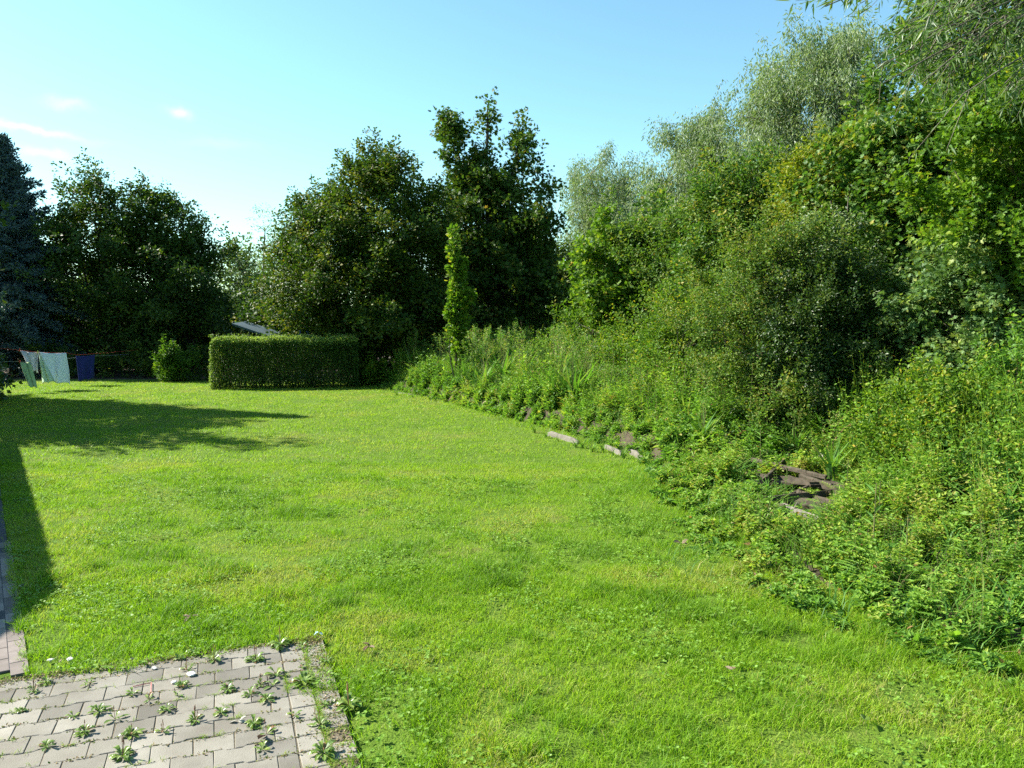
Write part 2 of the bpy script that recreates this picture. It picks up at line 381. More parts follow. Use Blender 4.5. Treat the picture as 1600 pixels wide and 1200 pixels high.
# ------------------------------------------------------------------ lawn grass (stuff)
def in_view(x, y, m=.6):
    return (np.abs(x) < (y + .6) * 800 / F + m + .9) & (y > 2.6)
def grass_patch(n, ylo, yhi, width, hmin, hmax, seed, fine):
    rg = np.random.default_rng(seed)
    y = np.sqrt(rg.random(n) * (yhi ** 2 - ylo ** 2) + ylo ** 2); xw = (y + .6) * 800 / F + 1.3
    x = (rg.random(n) * 2 - 1) * xw
    d = bdist(x, y)
    k = in_view(x, y) & (d < .5) & ~on_hard(x, y)
    x, y, d = x[k], y[k], d[k]
    patch = fbm(x * 1.3, y * 1.3, 4); fn = fbm(x * 7, y * 7, 3)
    dens = np.clip(.62 + (fn - .42) * 3.2, .12, 1)
    # bare scuffed spots
    for (px, py, r_) in [(620, 1095, .16), (585, 1140, .2), (600, 1180, .2), (1440, 1085, .13), (1395, 1165, .2), (1110, 940, .12), (1065, 860, .12), (825, 1140, .12), (925, 760, .18), (830, 752, .14), (60, 1000, .2), (1560, 1060, .2), (1250, 1000, .12), (560, 628, .4), (480, 628, .4)]:
        cx, cy = gnd(px, py); rr = np.hypot(x - cx, (y - cy) * .8) + .1 * (fbm(x * 9, y * 9, 2) - .5)
        dens = dens * np.where(rr < r_, .22, 1)
    k = rg.random(len(x)) < dens
    x, y, d, patch, fn = x[k], y[k], d[k], patch[k], fn[k]
    n = len(x)
    tuft = sst(fbm(x * 2.7 + 40, y * 2.7, 3), .56, .72)
    h = (hmin + (hmax - hmin) * rg.random(n) ** 1.3) * (.65 + .8 * patch) * (1 + .9 * tuft * (y < 12)) * (1 + .5 * sst(d, -.8, .1))
    az = rg.random(n) * 2 * math.pi; lean = (.35 + 1.15 * rg.random(n)) * h
    lx, ly = np.cos(az) * lean, np.sin(az) * lean
    fa = az + rg.normal(0, .9, n) + math.pi / 2
    wx, wy = np.cos(fa) * width / 2 * (.6 + .8 * rg.random(n)), np.sin(fa) * width / 2 * (.6 + .8 * rg.random(n))
    z = terrain(x, y)
    A_, B_ = np.array(gnd(150, 705)), np.array(gnd(445, 905)); ab = B_ - A_; tt = np.clip(((x - A_[0]) * ab[0] + (y - A_[1]) * ab[1]) / (ab @ ab), 0, 1); ld = np.hypot(x - A_[0] - tt * ab[0], y - A_[1] - tt * ab[1])
    worn = np.exp(-(ld / .16) ** 2) * (fn > .38); h = h * (1 - .4 * worn)
    mid = fbm(x * 3.1 + 60, y * 3.1 + 22, 3)
    h = h * (.82 + .4 * mid)
    tone = np.clip(.5 + .25 * worn - .5 * (patch - .47) - .4 * (mid - .47) - .25 * tuft + .12 * sst(y, 8, 14) + rg.normal(0, .13, n) + .35 * sst(fbm(x * .9 + 9, y * .9 + 3, 4), .5, .72) + .25 * (fn < .36), 0, .93)
    dead = rg.random(n) < .015 + .2 * sst(fbm(x * .9 + 9, y * .9 + 3, 4), .5, .68) * (y < 9); tone[dead] = .93 + .07 * rg.random(dead.sum())
    if fine:
        P = np.stack([np.stack([x - wx, y - wy, z - .005], 1), np.stack([x + wx, y + wy, z - .005], 1),
                      np.stack([x + wx * .8 + lx * .4, y + wy * .8 + ly * .4, z + h * .62], 1), np.stack([x + lx, y + ly, z + h * .95], 1),
                      np.stack([x - wx * .8 + lx * .4, y - wy * .8 + ly * .4, z + h * .62], 1)], 1)
        b = np.arange(n)[:, None] * 5
        lo = np.concatenate([b + np.array([[0, 1, 2, 4]]), b + np.array([[4, 2, 3]])], 1).ravel()
        return P.reshape(-1, 3), lo, np.tile([4, 3], n), np.repeat(tone, 2)
    P = np.stack([np.stack([x - wx, y - wy, z - .005], 1), np.stack([x + wx, y + wy, z - .005], 1), np.stack([x + lx, y + ly, z + h], 1)], 1)
    return P.reshape(-1, 3), np.arange(3 * n), np.full(n, 3), tone
def merge(parts):
    Vs, Ls, Ss, Ts = [], [], [], []; b = 0
    for v, l, s, t in parts: Vs.append(v); Ls.append(l + b); Ss.append(s); Ts.append(t); b += len(v)
    return np.concatenate(Vs), np.concatenate(Ls), np.concatenate(Ss), np.concatenate(Ts)
G = merge([grass_patch(400000, 2.7, 7.0, .0042, .018, .056, 11, True), grass_patch(400000, 7.0, 12, .006, .018, .042, 12, False),
           grass_patch(380000, 12, 26.5, .011, .02, .045, 13, False)])
o = link('grass', mesh_np('grass', G[0], G[1], G[2], M['grass'], G[3])); tag(o, 'bright green mown lawn grass with yellowish patches', 'grass', kind='stuff')

# ------------------------------------------------------------------ leaf instancer
T = {}
def tmpl(name, v, f): T[name] = (np.array(v, float), f)   # x along leaf, y across, z normal; length 1
tmpl('rhomb', [(0, 0, 0), (.45, -.33, .06), (1, 0, -.05), (.45, .33, .06)], [(0, 1, 2, 3)])
tmpl('oval', [(0, 0, 0), (.3, -.27, .07), (.72, -.2, .05), (1, 0, -.08), (.72, .2, .05), (.3, .27, .07)], [(0, 1, 2, 3), (0, 3, 4, 5)])
tmpl('lance', [(0, 0, 0), (.4, -.085, .02), (1, 0, -.1), (.4, .085, .02)], [(0, 1, 2, 3)])
tmpl('farlance', [(0, 0, 0), (.4, -.13, .02), (1, 0, -.1), (.4, .13, .02)], [(0, 1, 2, 3)])
tmpl('maple', [(0, 0, 0), (.15, -.42, .05), (.38, -.27, .03), (.72, -.5, .0), (.68, -.16, .04), (1.05, 0, -.1), (.68, .16, .04), (.72, .5, .0), (.38, .27, .03), (.15, .42, .05), (.4, 0, .0)],
     [(0, 1, 2, 10), (10, 2, 3, 4), (10, 4, 5, 6), (10, 6, 7, 8), (10, 8, 9, 0)])
tmpl('needle', [(0, 0, 0), (.5, -.13, 0), (1, 0, 0), (.5, .13, 0), (.5, 0, -.13), (.5, 0, .13)], [(0, 1, 2, 3), (0, 4, 2, 5)])
tmpl('round', [(0, 0, 0), (.25, -.42, .08), (.75, -.42, .08), (1, 0, 0), (.75, .42, .08), (.25, .42, .08)], [(0, 1, 2, 3), (0, 3, 4, 5)])
tmpl('pinnate', [(0, 0, 0), (.5, -.015, 0), (1, 0, -.12), (.5, .015, 0)] +
     [p for i in range(6) for s in (-1, 1) for p in [(.16 + i * .13, 0, -.004 * i * i), (.2 + i * .13, s * .09, .02 - .004 * i * i), (.3 + i * .13, s * (.26 - .022 * i), -.03 - .004 * i * i), (.23 + i * .13, s * .07, -.02 - .004 * i * i)]],
     [(0, 1, 2, 3)] + [tuple(4 + 4 * j + q for q in range(4)) for j in range(12)])
tmpl('longblade', [(0, -.009, 0), (0, .009, 0), (.45, .014, .0), (1, 0, -.45), (.45, -.014, .0)], [(0, 1, 2, 4), (4, 2, 3)])
tmpl('blade', [(0, -.02, 0), (0, .02, 0), (.45, .028, .0), (1, 0, -.35), (.45, -.028, .0)], [(0, 1, 2, 4), (4, 2, 3)])
def leaves(kind, pos, d, nrm, size, tone):
    tv, tf = T[kind]; N = len(pos)
    d = norm(d); s = norm(np.cross(nrm, d)); n = np.cross(d, s)
    V = pos[:, None, :] + size[:, None, None] * (tv[None, :, 0:1] * d[:, None, :] + tv[None, :, 1:2] * s[:, None, :] + tv[None, :, 2:3] * n[:, None, :])
    k = len(tv); fl = np.concatenate([np.array(f) for f in tf]); fs = np.array([len(f) for f in tf])
    lo = (np.arange(N)[:, None] * k + fl[None, :]).ravel()
    return V.reshape(-1, 3), lo, np.tile(fs, N), np.repeat(tone, len(tf))
def rv(rg, n): return norm(rg.normal(0, 1, (n, 3)))
def spray(rg, kind, cen, ax, L, W, m, size, tone0=.5, tvar=.18, flat=.7, droop=.15, sizev=.3, out=None, ctv=.13, dead=.01):
    n = len(cen); L = np.broadcast_to(L, (n,)); W = np.broadcast_to(W, (n,))
    ax = norm(ax)
    c = np.repeat(cen, m, 0); a = np.repeat(ax, m, 0); l = np.repeat(L, m); w_ = np.repeat(W, m); N = n * m
    t = rg.random(N) - .5
    lat = rv(rg, N); lat -= a * (lat * a).sum(1)[:, None]; lat = norm(lat); lat[:, 2] *= (1 - .45 * flat)
    r_ = rg.random(N) ** .7
    pos = c + a * (t * l)[:, None] + lat * (r_ * w_ * (1 - .55 * (t + .5)))[:, None]
    d = a * .55 + lat * .8 + rv(rg, N) * .45; d[:, 2] -= droop
    up = np.array((0, 0, 1.0))
    nr = up[None, :] * flat + rv(rg, N) * (1.15 - .5 * flat)
    if out is not None: nr = nr + np.repeat(out, m, 0) * .35
    tn = tone0 + np.repeat(rg.normal(0, ctv, n), m) + rg.normal(0, tvar, N)
    tn = np.clip(tn, 0, .92); dd = rg.random(N) < dead; tn[dd] = 1
    sz = size * (1 - sizev + 2 * sizev * rg.random(N))
    return leaves(kind, pos, d, nr, sz, tn)
def crown_points(rg, lobes, n, shell=.5, rough=.22, zmin=None, bough=.5, core=.3):
    """cluster centres inside a union of ellipsoids: a loose core plus flattened boughs near the surface, with gaps between them"""
    vol = np.array([l[3] * l[4] + l[3] * l[5] + l[4] * l[5] for l in lobes]); pr = vol / vol.sum()
    def samp(k, lo, hi):
        li = rg.choice(len(lobes), k, p=pr); Lb = np.array(lobes)[li]; dv = rv(rg, k)
        r_ = lo + (hi - lo) * rg.random(k) ** .6
        bump = 1 + rough * (vnoise(dv[:, 0] * 3.1 + Lb[:, 0] * 2, dv[:, 2] * 3.1 + dv[:, 1] * 2.3 + Lb[:, 2]) - .45) * 2
        return Lb[:, :3] + dv * Lb[:, 3:6] * (r_ * bump)[:, None], norm(dv / Lb[:, 3:6]), r_
    per = 13; nb = max(6, int(n * (1 - core) / per))
    c, o, r_ = samp(nb, max(shell, .62), 1.0)
    bs = bough * (.6 + .8 * rg.random(nb)); k = rg.integers(per // 2, per * 3 // 2 + 1, nb)
    C_, O_, R_, B_ = np.repeat(c, k, 0), np.repeat(o, k, 0), np.repeat(r_, k), np.repeat(bs, k)
    off = rg.normal(0, 1, C_.shape); along = rg.normal(0, 1, len(C_))
    P1 = C_ + off * B_[:, None] * np.array((.42, .42, .2)) + O_ * (along * B_ * .35)[:, None]; P1[:, 2] -= np.hypot(off[:, 0], off[:, 1]) ** 2 * B_ * .1
    P2, O2, R2 = samp(int(n * core), shell * .4, .86)
    p = np.concatenate([P1, P2]); out = np.concatenate([O_, O2]); rr = np.concatenate([R_, R2])
    keep = np.ones(len(p), bool)
    for l in lobes:
        q = (((p - np.array(l[:3])) / np.array(l[3:6])) ** 2).sum(1); keep &= q > (.3 * shell)
    if zmin is not None: keep &= p[:, 2] > zmin
    return p[keep], out[keep], rr[keep]
def lobe(px, py, Y, rx, ry, depth):
    c = at(px, py, Y); k = Y / F; return (c[0], c[1], c[2], rx * k, depth, ry * k)
def branches(rg, base, lobes, pts, rad, mat, parent, off, ntw=90, nl=2, name='trunk', topz=None):
    mb = MB(); base = np.array(base, float)
    main = []
    for l in lobes[:7]:
        tip = np.array(l[:3]) + np.array((0, 0, l[5] * .55))
        q = []
        lean = rg.normal(0, .12, 3) * l[5]
        for t in np.linspace(0, 1, 8):
            s = base + (tip - base) * np.array((t ** 1.35, t ** 1.35, t)); s = s + lean * math.sin(t * math.pi) ; q.append(s)
        q = np.array(q); q[:, :2] += rg.normal(0, .03 * rad / .12, (8, 2)); q[0] = base - np.array((0, 0, .1))
        main.append(q); rr = rad * (1 - .86 * np.linspace(0, 1, 8)) * (1 if len(main) == 1 else .75)
        rr[0] *= 1.25; mb.tube(q, rr, 7)
    allp = np.concatenate(main)
    if len(pts):
        sel = rg.choice(len(pts), min(ntw, len(pts)), replace=False)
        for p in pts[sel]:
            dd = np.linalg.norm(allp - p, axis=1) + 1.2 * np.clip(allp[:, 2] - p[2] + .3, 0, 9)
            s = allp[np.argmin(dd)]; mid = (s + p) / 2 + rg.normal(0, .06, 3) * np.linalg.norm(p - s); mid[2] -= .04
            mb.tube(np.array([s, mid, p]), np.array([.28, .17, .06]) * rad * .55, 4, cap=False)
    return mb.build(name, mat, parent, smooth=True, off=off)
def tree(name, label, cat, basexy, lobes, kind, mat, leaf, ncl, m, L, W, seed, rad=.12, shell=.5, rough=.25, flat=.7, droop=.15, tone=.45, group=None,
         bark='bark', shoots=.06, shootlen=.5, ntw=90, up=.45, zmin=None, dead=.004, axisdown=False, hang=0, ctv=.13, extra=None, crown='crown', bough=None, core=.3):
    rg = np.random.default_rng(seed)
    bz = float(terrain(*basexy)); base = (basexy[0], basexy[1], bz)
    root = empty(name, base); tag(root, label, cat, group)
    p, out, rr = crown_points(rg, lobes, ncl, shell, rough, zmin=(bz + .1 if zmin is None else zmin), bough=(L * 1.25 if bough is None else bough), core=core)
    ax = out * .8 + rg.normal(0, .35, p.shape); ax[:, 2] += up
    if axisdown: ax = out * .25 + rg.normal(0, .15, p.shape); ax[:, 2] -= 1.0
    Lc = L * (.7 + .6 * rg.random(len(p)))
    parts = [spray(rg, kind, p, ax, Lc, W, m, leaf, tone, flat=flat, droop=droop, out=out, dead=dead, ctv=ctv)]
    ns = int(len(p) * shoots)
    if ns:
        top = np.argsort(-(rr + .25 * out[:, 2] + .1 * rg.random(len(p))))[:ns * 3]; sel = rg.choice(top, ns, replace=False)
        a2 = out[sel] * .6 + rg.normal(0, .2, (ns, 3)); a2[:, 2] += .8 if not axisdown else .4; a2 = norm(a2)
        parts.append(spray(rg, kind, p[sel] + a2 * shootlen * .6, a2, shootlen, W * .35, max(4, m // 2), leaf, tone + .08, flat=flat * .6, dead=dead))
    if extra: parts += extra(rg)
    q = merge(parts)
    cr = link(crown, mesh_np(crown, q[0] - np.array(base), q[1], q[2], M[mat], q[3]), root)
    branches(rg, base, sorted(lobes, key=lambda l: -l[2]), p, rad, M[bark], root, base, ntw)
    return root

# ------------------------------------------------------------------ the trees behind the lawn
tree('hornbeam_tree', 'broad rounded dark hornbeam with bronze-green leaves behind the clipped hedge', 'tree', (-5.6, 28.6),
     [lobe(600, 345, 28, 85, 95, 2.6), lobe(520, 375, 27.5, 70, 80, 2.2), lobe(650, 420, 27.5, 60, 110, 2.3), lobe(470, 455, 27.5, 58, 80, 2.0), lobe(565, 470, 26.8, 100, 85, 2.2), lobe(655, 500, 27.2, 55, 65, 2), lobe(470, 340, 27.8, 32, 40, 1.2), lobe(610, 262, 28, 40, 30, 1.2)],
     'rhomb', 'hornbeam', .11, 3600, 44, .7, .32, 21, rad=.2, shell=.6, flat=.75, tone=.5, shoots=.03, shootlen=.45, rough=.2, ctv=.2, bough=.75)
tree('maple_tree', 'tall open-topped maple with upright leaders, highest tree in the middle', 'tree', (-.9, 31),
     [lobe(762, 205, 31, 11, 64, .6), lobe(710, 250, 31, 18, 68, .8), lobe(815, 230, 31, 12, 62, .7), lobe(760, 290, 31, 36, 40, 1.1), lobe(735, 300, 31, 30, 45, 1.1), lobe(795, 300, 31, 32, 45, 1.1), lobe(745, 345, 31, 68, 70, 2.0), lobe(808, 345, 30.5, 48, 62, 1.7), lobe(800, 455, 30, 78, 85, 2.4), lobe(720, 450, 31, 60, 90, 2), lobe(848, 315, 31, 9, 36, .6), lobe(835, 400, 30.4, 38, 60, 1.4)],
     'maple', 'maple', .13, 2300, 26, .75, .34, 22, rad=.2, shell=.35, flat=.6, tone=.5, shoots=.03, shootlen=.5, rough=.25, ntw=170, bough=.55)
tree('field_maple_tree', 'dark field maple with ragged top, second tree from the left beside the blue spruce', 'tree', (-15.4, 31),
     [lobe(150, 361, 31.6, 62, 75, 2.0), lobe(120, 456, 31.6, 70, 110, 2.2), lobe(190, 426, 31.6, 60, 100, 2.2), lobe(155, 308, 31.6, 22, 38, .8), lobe(205, 516, 31.2, 60, 80, 2)],
     'rhomb', 'leftmaple', .12, 1700, 36, .75, .34, 23, rad=.16, shell=.45, tone=.4, shoots=.04, shootlen=.5, rough=.25, bough=.75, ntw=120)
tree('field_maple_tree', 'dark two-headed field maple left of the clipped hedge', 'tree', (-12.2, 30.8),
     [lobe(240, 346, 31.6, 32, 65, 1.5), lobe(280, 361, 31.4, 45, 55, 1.6), lobe(290, 446, 31.4, 58, 90, 2.3), lobe(230, 456, 31.6, 50, 100, 2), lobe(318, 480, 31.2, 24, 55, 1.6), lobe(280, 526, 31.0, 55, 55, 1.8)],
     'rhomb', 'leftmaple', .12, 1900, 36, .75, .34, 24, rad=.16, shell=.45, tone=.4, shoots=.04, shootlen=.55, rough=.25, bough=.75, ntw=120)
# distant trees showing in the gaps
far = [('willow_tree', 'pale distant willow showing in the gap right of the dark maples', 415, 395, 50, 48, 62, 'willow', 'farlance'),
       ('poplar_tree', 'pale green distant poplar low in the gap beside the dark maples', 372, 430, 46, 26, 60, 'farleaf', 'rhomb')]
for i, (nm, lb, px, py, Yd, rx, ry, mt, kd) in enumerate(far):
    c = at(px, py, Yd)
    tree(nm, lb, 'tree', (c[0], Yd), [lobe(px, py, Yd, rx, ry, 2.2), lobe(px + rx * .3, py + ry * .8, Yd, rx * .9, ry * .9, 2.2)], kd, mt, .2, 420, 20, 1.0, .45, 40 + i, rad=.2, shell=.3, bark='palebark')
bgx = [(60, 500, 36, 130, 110), (270, 520, 36, 110, 60), (450, 530, 35, 100, 55), (700, 490, 36, 130, 100), (870, 480, 35, 120, 110), (-90, 470, 38, 120, 130)]
bgl = ['dark undergrowth bush behind the washing line', 'dark undergrowth bush behind the two-headed maple', 'dark undergrowth bush behind the left end of the clipped hedge',
       'dark undergrowth bush between hornbeam and tall maple', 'dark undergrowth bush right of the tall maple', 'dark undergrowth bush beyond the left frame edge']
for i, (px, py, Yd, rx, ry) in enumerate(bgx):
    c = at(px, py, Yd)
    tree('bush', bgl[i], 'bush', (c[0], Yd), [lobe(px, py, Yd, rx, ry, 2), lobe(px - rx * .6, py + 20, Yd, rx * .6, ry * .8, 1.6), lobe(px + rx * .6, py + 20, Yd, rx * .6, ry * .8, 1.6)], 'rhomb', 'leftmaple', .2, 1100, 30, .9, .5, 60 + i, rad=.1, shell=.3, ntw=50, group='undergrowth behind the trees')

# silver willows rising behind the right-hand bushes
W_ = [('big silver weeping willow, tallest of the pale willows right of centre', [lobe(1275, 165, 30, 95, 90, 2.6), lobe(1200, 175, 30, 40, 66, 1.6), lobe(1330, 115, 29, 75, 85, 2.4), lobe(1270, 260, 29, 110, 80, 2.4)], (11.5, 31), 1500, 71),
      ('smaller silver willow left of the big weeping willow', [lobe(1102, 235, 33, 52, 62, 1.9), lobe(1120, 310, 33, 60, 60, 1.9)], (8, 34), 700, 72),
      ('pale willow with a low crown beside the yellow-tinged bushes', [lobe(1040, 320, 31, 42, 60, 1.7), lobe(1060, 370, 30, 60, 50, 1.6)], (6, 32), 560, 73),
      ('whitish far willow just right of the tall maple', [lobe(925, 305, 42, 48, 58, 2.2), lobe(972, 310, 43, 26, 55, 1.8), lobe(940, 370, 41, 60, 60, 2.2)], (4.4, 43), 900, 74)]
for lb, lo, bs, n, sd in W_:
    tree('willow_tree', lb, 'tree', bs, lo, 'farlance', 'willow', .15, int(n * 1.8), 34, .85, .28, sd, rad=.22, shell=.45, flat=.25, droop=.6, tone=.5, bark='palebark', axisdown=True, shoots=.06, shootlen=.5, rough=.25, ntw=70, bough=.8)

# slender sapling in front of the tall maple
tree('sapling', 'slender bright green ash sapling standing alone in front of the dark maple', 'tree', (-1.5, 21.5),
     [lobe(710, 372, 21.5, 4, 26, .08), lobe(711, 400, 21.5, 9, 24, .15), lobe(714, 430, 21.5, 15, 28, .22), lobe(719, 460, 21.5, 20, 24, .28), lobe(714, 490, 21.5, 17, 30, .25), lobe(716, 520, 21.5, 17, 28, .26), lobe(718, 545, 21.5, 16, 20, .26)],
     'oval', 'brightleaf', .12, 210, 15, .3, .12, 81, rad=.025, shell=.1, flat=.5, tone=.42, shoots=.1, shootlen=.2, up=1.0, ntw=60, bough=.1, core=1.0)

# ------------------------------------------------------------------ spruces at the left
def spruce(label, x, y, Ht, r0, seed):
    rg = np.random.default_rng(seed); bz = float(terrain(x, y)); root = empty('spruce_tree', (x, y, bz)); tag(root, label, 'tree')
    mb = MB(); mb.tube(np.array([(0, 0, -.1), (0, 0, Ht * .5), (.03, 0, Ht)]), [.16, .09, .012], 8)
    cen, ax, Ls = [], [], []
    z = .5
    while z < Ht - .05:
        t = z / Ht; ln = r0 * (1 - t) ** .95 * (.85 + .3 * rg.random()) + .12; nb = 7 if t < .85 else 5
        a0 = rg.random() * 6.28
        for k in range(nb):
            a = a0 + k * 6.283 / nb + rg.normal(0, .15); l = ln * (.75 + .4 * rg.random())
            rise = .25 + .55 * t
            q = []
            for s in np.linspace(0, 1, 5): q.append((math.cos(a) * l * s, math.sin(a) * l * s, z + l * (rise * s - .55 * s * (1 - t) * s) ))
            q = np.array(q); mb.tube(q, np.linspace(.022, .005, 5), 4, cap=False)
            nn = max(3, int(l / .09))
            for s in np.linspace(.22, 1, nn):
                i = min(3, int(s * 4)); f_ = s * 4 - i; p = q[i] * (1 - f_) + q[min(4, i + 1)] * f_
                wid = .42 * l * (1 - s) ** .8 * .55 + .06
                for sd in (-1, 1):
                    cen.append(p + np.array((-math.sin(a), math.cos(a), 0)) * sd * wid * .5 + np.array((0, 0, -.04)))
                    ax.append(np.array((math.cos(a) * .6 - math.sin(a) * sd, math.sin(a) * .6 + math.cos(a) * sd, -.25 + .5 * t))); Ls.append(wid + .08)
        z += .26 * (1.15 - .5 * t)
    cen, ax, Ls = np.array(cen), np.array(ax), np.array(Ls)
    q = merge([spray(rg, 'needle', cen, ax, Ls, .09, 11, .15, .45, flat=.3, droop=0, ctv=.15)])
    link('crown', mesh_np('crown', q[0], q[1], q[2], M['spruce'], q[3]), root)
    mb.build('trunk', M['bark'], root)
c = at(20, 560, 30)
spruce('blue-green spruce at the left edge of the photo with a pointed leader', c[0], 30, 2.28 + (490 - 222) / F * 30, 3.1, 91)
spruce('second spruce mostly beyond the left edge of the photo, its twigs just in the frame', -15.3, 20.6, 8.3, 1.9, 92)
# trees further left, outside the frame: they shade the lawn
tree('field_maple_tree', 'field maple beyond the left edge that shades the far lawn', 'tree', (-14.2, 18.2),
     [(-14.3, 18.3, 4.4, 1.7, 1.7, 1.9), (-14.6, 18.6, 2.2, 1.8, 1.8, 1.5), (-15, 17.0, 6.0, 1.2, 1.0, 1.3), (-14.6, 16.9, 4.2, 1.5, 1.2, 1.5), (-17.5, 20, 4.5, 2.2, 2.2, 2.2)], 'rhomb', 'leftmaple', .14, 1500, 30, .7, .4, 93, rad=.15, ntw=60)

# ------------------------------------------------------------------ clipped hedge
def hedge():
    rg = np.random.default_rng(31)
    A = np.array(gnd(330, 609)); B = np.array(gnd(560, 605)); ln = np.linalg.norm(B - A); e = (B - A) / ln; nb = np.array((-e[1], e[0]))
    root = empty('clipped_hedge', (A[0], A[1], float(terrain(*A)))); tag(root, 'long box-clipped privet hedge standing on the lawn, sunlit along its top', 'hedge')
    D, Ht = 1.15, 1.53
    def shell(n):
        face = rg.choice(5, n, p=[.3, .26, .08, .08, .28]); u = rg.random(n) * ln; v = rg.random(n) * D; z = .03 + rg.random(n) * (Ht - .03)
        o = np.zeros((n, 3))
        v = np.where(face == 0, 0, np.where(face == 1, D, v)); u = np.where(face == 2, 0, np.where(face == 3, ln, u)); z = np.where(face == 4, Ht, z)
        for f_, q in enumerate([(0, -1, 0), (0, 1, 0), (-1, 0, 0), (1, 0, 0), (0, 0, 1)]): o[face == f_] = q
        inn = rg.random(n) ** 2 * .16
        wav = .05 * (vnoise(u * 2.1, z * 2 + v * 2) - .5) * 2 + rg.normal(0, .018, n)
        bulge = -.12 * np.clip((z - Ht + .25) / .25, 0, 1) ** 2 * (face < 4)
        uu = u + o[:, 0] * (wav - inn + bulge); vv = v + o[:, 1] * (wav - inn + bulge); zz = z + o[:, 2] * (wav - inn) - .1 * (face == 4) * (np.clip(1 - np.minimum(np.minimum(u, ln - u), np.minimum(v, D - v)) / .15, 0, 1)) ** 2
        uu += (face < 2) * np.where(u < ln / 2, .1, -.1) * np.clip((z - Ht + .2) / .2, 0, 1) ** 2 * (np.minimum(u, ln - u) < .15)
        keep = ~((face == 0) & (z < .75) & (rg.random(n) < .35 * vnoise(u * 5, z * 4)))
        P = np.stack([e[0] * uu + nb[0] * vv, e[1] * uu + nb[1] * vv, zz], 1)
        O = np.stack([e[0] * o[:, 0] + nb[0] * o[:, 1], e[1] * o[:, 0] + nb[1] * o[:, 1], o[:, 2]], 1)
        return P[keep], O[keep]
    P, O = shell(80000)
    N = len(P); d = O * .7 + rv(rg, N) + np.array((0, 0, .3)); nr = O * .5 + rv(rg, N) * .8
    tn = np.clip(rg.normal(.4, .18, N), 0, 1); new = (O[:, 2] > .5) | (P[:, 2] > Ht - .12) | (O @ np.array((-e[0], -e[1], 0)) > .5); tn = np.where(new, np.clip(rg.normal(.85, .15, N), 0, 1), tn)  # top and sunward left end coloured lighter as if sunlit, also as young shoots
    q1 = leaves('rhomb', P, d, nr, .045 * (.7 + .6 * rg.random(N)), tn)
    ns = 110; st = np.stack([rg.random(ns) * ln, rg.random(ns) * D, np.full(ns, Ht + .06)], 1)
    sp = np.stack([e[0] * st[:, 0] + nb[0] * st[:, 1], e[1] * st[:, 0] + nb[1] * st[:, 1], st[:, 2]], 1)
    q2 = spray(rg, 'rhomb', sp, np.tile((0.1, 0, 1.), (ns, 1)), .14, .03, 10, .045, .6)
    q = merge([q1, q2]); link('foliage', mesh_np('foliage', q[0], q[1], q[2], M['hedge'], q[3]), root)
    mb = MB()
    for i in range(150):
        u = rg.random() * ln; v = .06 + rg.random() * (D - .12); h = .9 + rg.random() * .45; j = rg.normal(0, .05, 4)
        mb.tube([(e[0] * u + nb[0] * v, e[1] * u + nb[1] * v, -.05), (e[0] * (u + j[0]) + nb[0] * v, e[1] * (u + j[0]) + nb[1] * (v + j[1]), h * .5), (e[0] * (u + j[2]) + nb[0] * v, e[1] * (u + j[2]) + nb[1] * v, h)], [.012, .01, .006], 5)
    mb.build('stems', M['hedgestem'], root)
hedge()

# ------------------------------------------------------------------ bushes and small trees on the bank at the right
def bush(name, label, cat, basepx, lobes, kind, mat, leaf, ncl, m, seed, L=.5, W=.2, **k):
    c = at(basepx[0], 500, basepx[1]); k.setdefault('core', .18); k.setdefault('bough', L * 1.0)
    return tree(name, label, cat, (c[0], basepx[1]), lobes, kind, mat, leaf, ncl, m, L, W, seed, rad=k.pop('rad', .05), **k)
bush('maple_sapling', 'bright green young maple at the left end of the bushes, beside the dark tall maple', 'tree', (945, 21),
     [lobe(945, 350, 21, 20, 40, .6), lobe(930, 420, 21, 45, 55, 1.0), lobe(985, 420, 21, 40, 55, 1.0), lobe(920, 480, 21, 35, 45, .9), lobe(985, 490, 21, 45, 50, 1)],
     'maple', 'brightleaf', .10, 700, 30, 101, L=.5, W=.22, shell=.3, tone=.42, shoots=.12, shootlen=.45, rough=.35)
bush('bush', 'grey-green leafy bush with a wavy top under the low pale willow', 'bush', (1050, 20),
     [lobe(1050, 395, 20, 45, 60, 1.2), lobe(1010, 380, 20.5, 25, 50, .9), lobe(1090, 430, 19.5, 55, 70, 1.2), lobe(1030, 480, 19.5, 55, 60, 1.2), lobe(1075, 360, 20, 30, 40, .9)],
     'oval', 'smallleaf', .075, 1000, 36, 102, L=.5, W=.22, shell=.4, tone=.45, shoots=.12, shootlen=.45, rough=.35, ctv=.2)
bush('bush', 'tall mixed green bush between the two silver willows and the yellow-green ash', 'bush', (1150, 18),
     [lobe(1120, 330, 18.5, 38, 60, 1.0), lobe(1175, 300, 18.5, 40, 62, 1.1), lobe(1210, 340, 18, 40, 65, 1.1), lobe(1160, 400, 17.5, 70, 75, 1.3), lobe(1215, 440, 17.5, 60, 80, 1.3), lobe(1100, 440, 17.5, 45, 80, 1.2)],
     'oval', 'darkmaple', .085, 1300, 34, 103, L=.55, W=.24, shell=.4, tone=.5, shoots=.12, shootlen=.5, rough=.4, ctv=.2)
bush('ash_sapling', 'yellow-green ash with upright shoots rising among the darker bushes', 'tree', (1270, 16),
     [lobe(1285, 235, 16, 18, 32, .5), lobe(1255, 290, 16, 34, 40, .8), lobe(1320, 270, 16, 26, 50, .7), lobe(1275, 330, 16, 48, 50, .9), lobe(1330, 340, 16, 30, 50, .8)],
     'oval', 'yellowleaf', .075, 640, 32, 104, L=.45, W=.2, shell=.3, tone=.45, shoots=.14, shootlen=.4, rough=.4, ctv=.2)
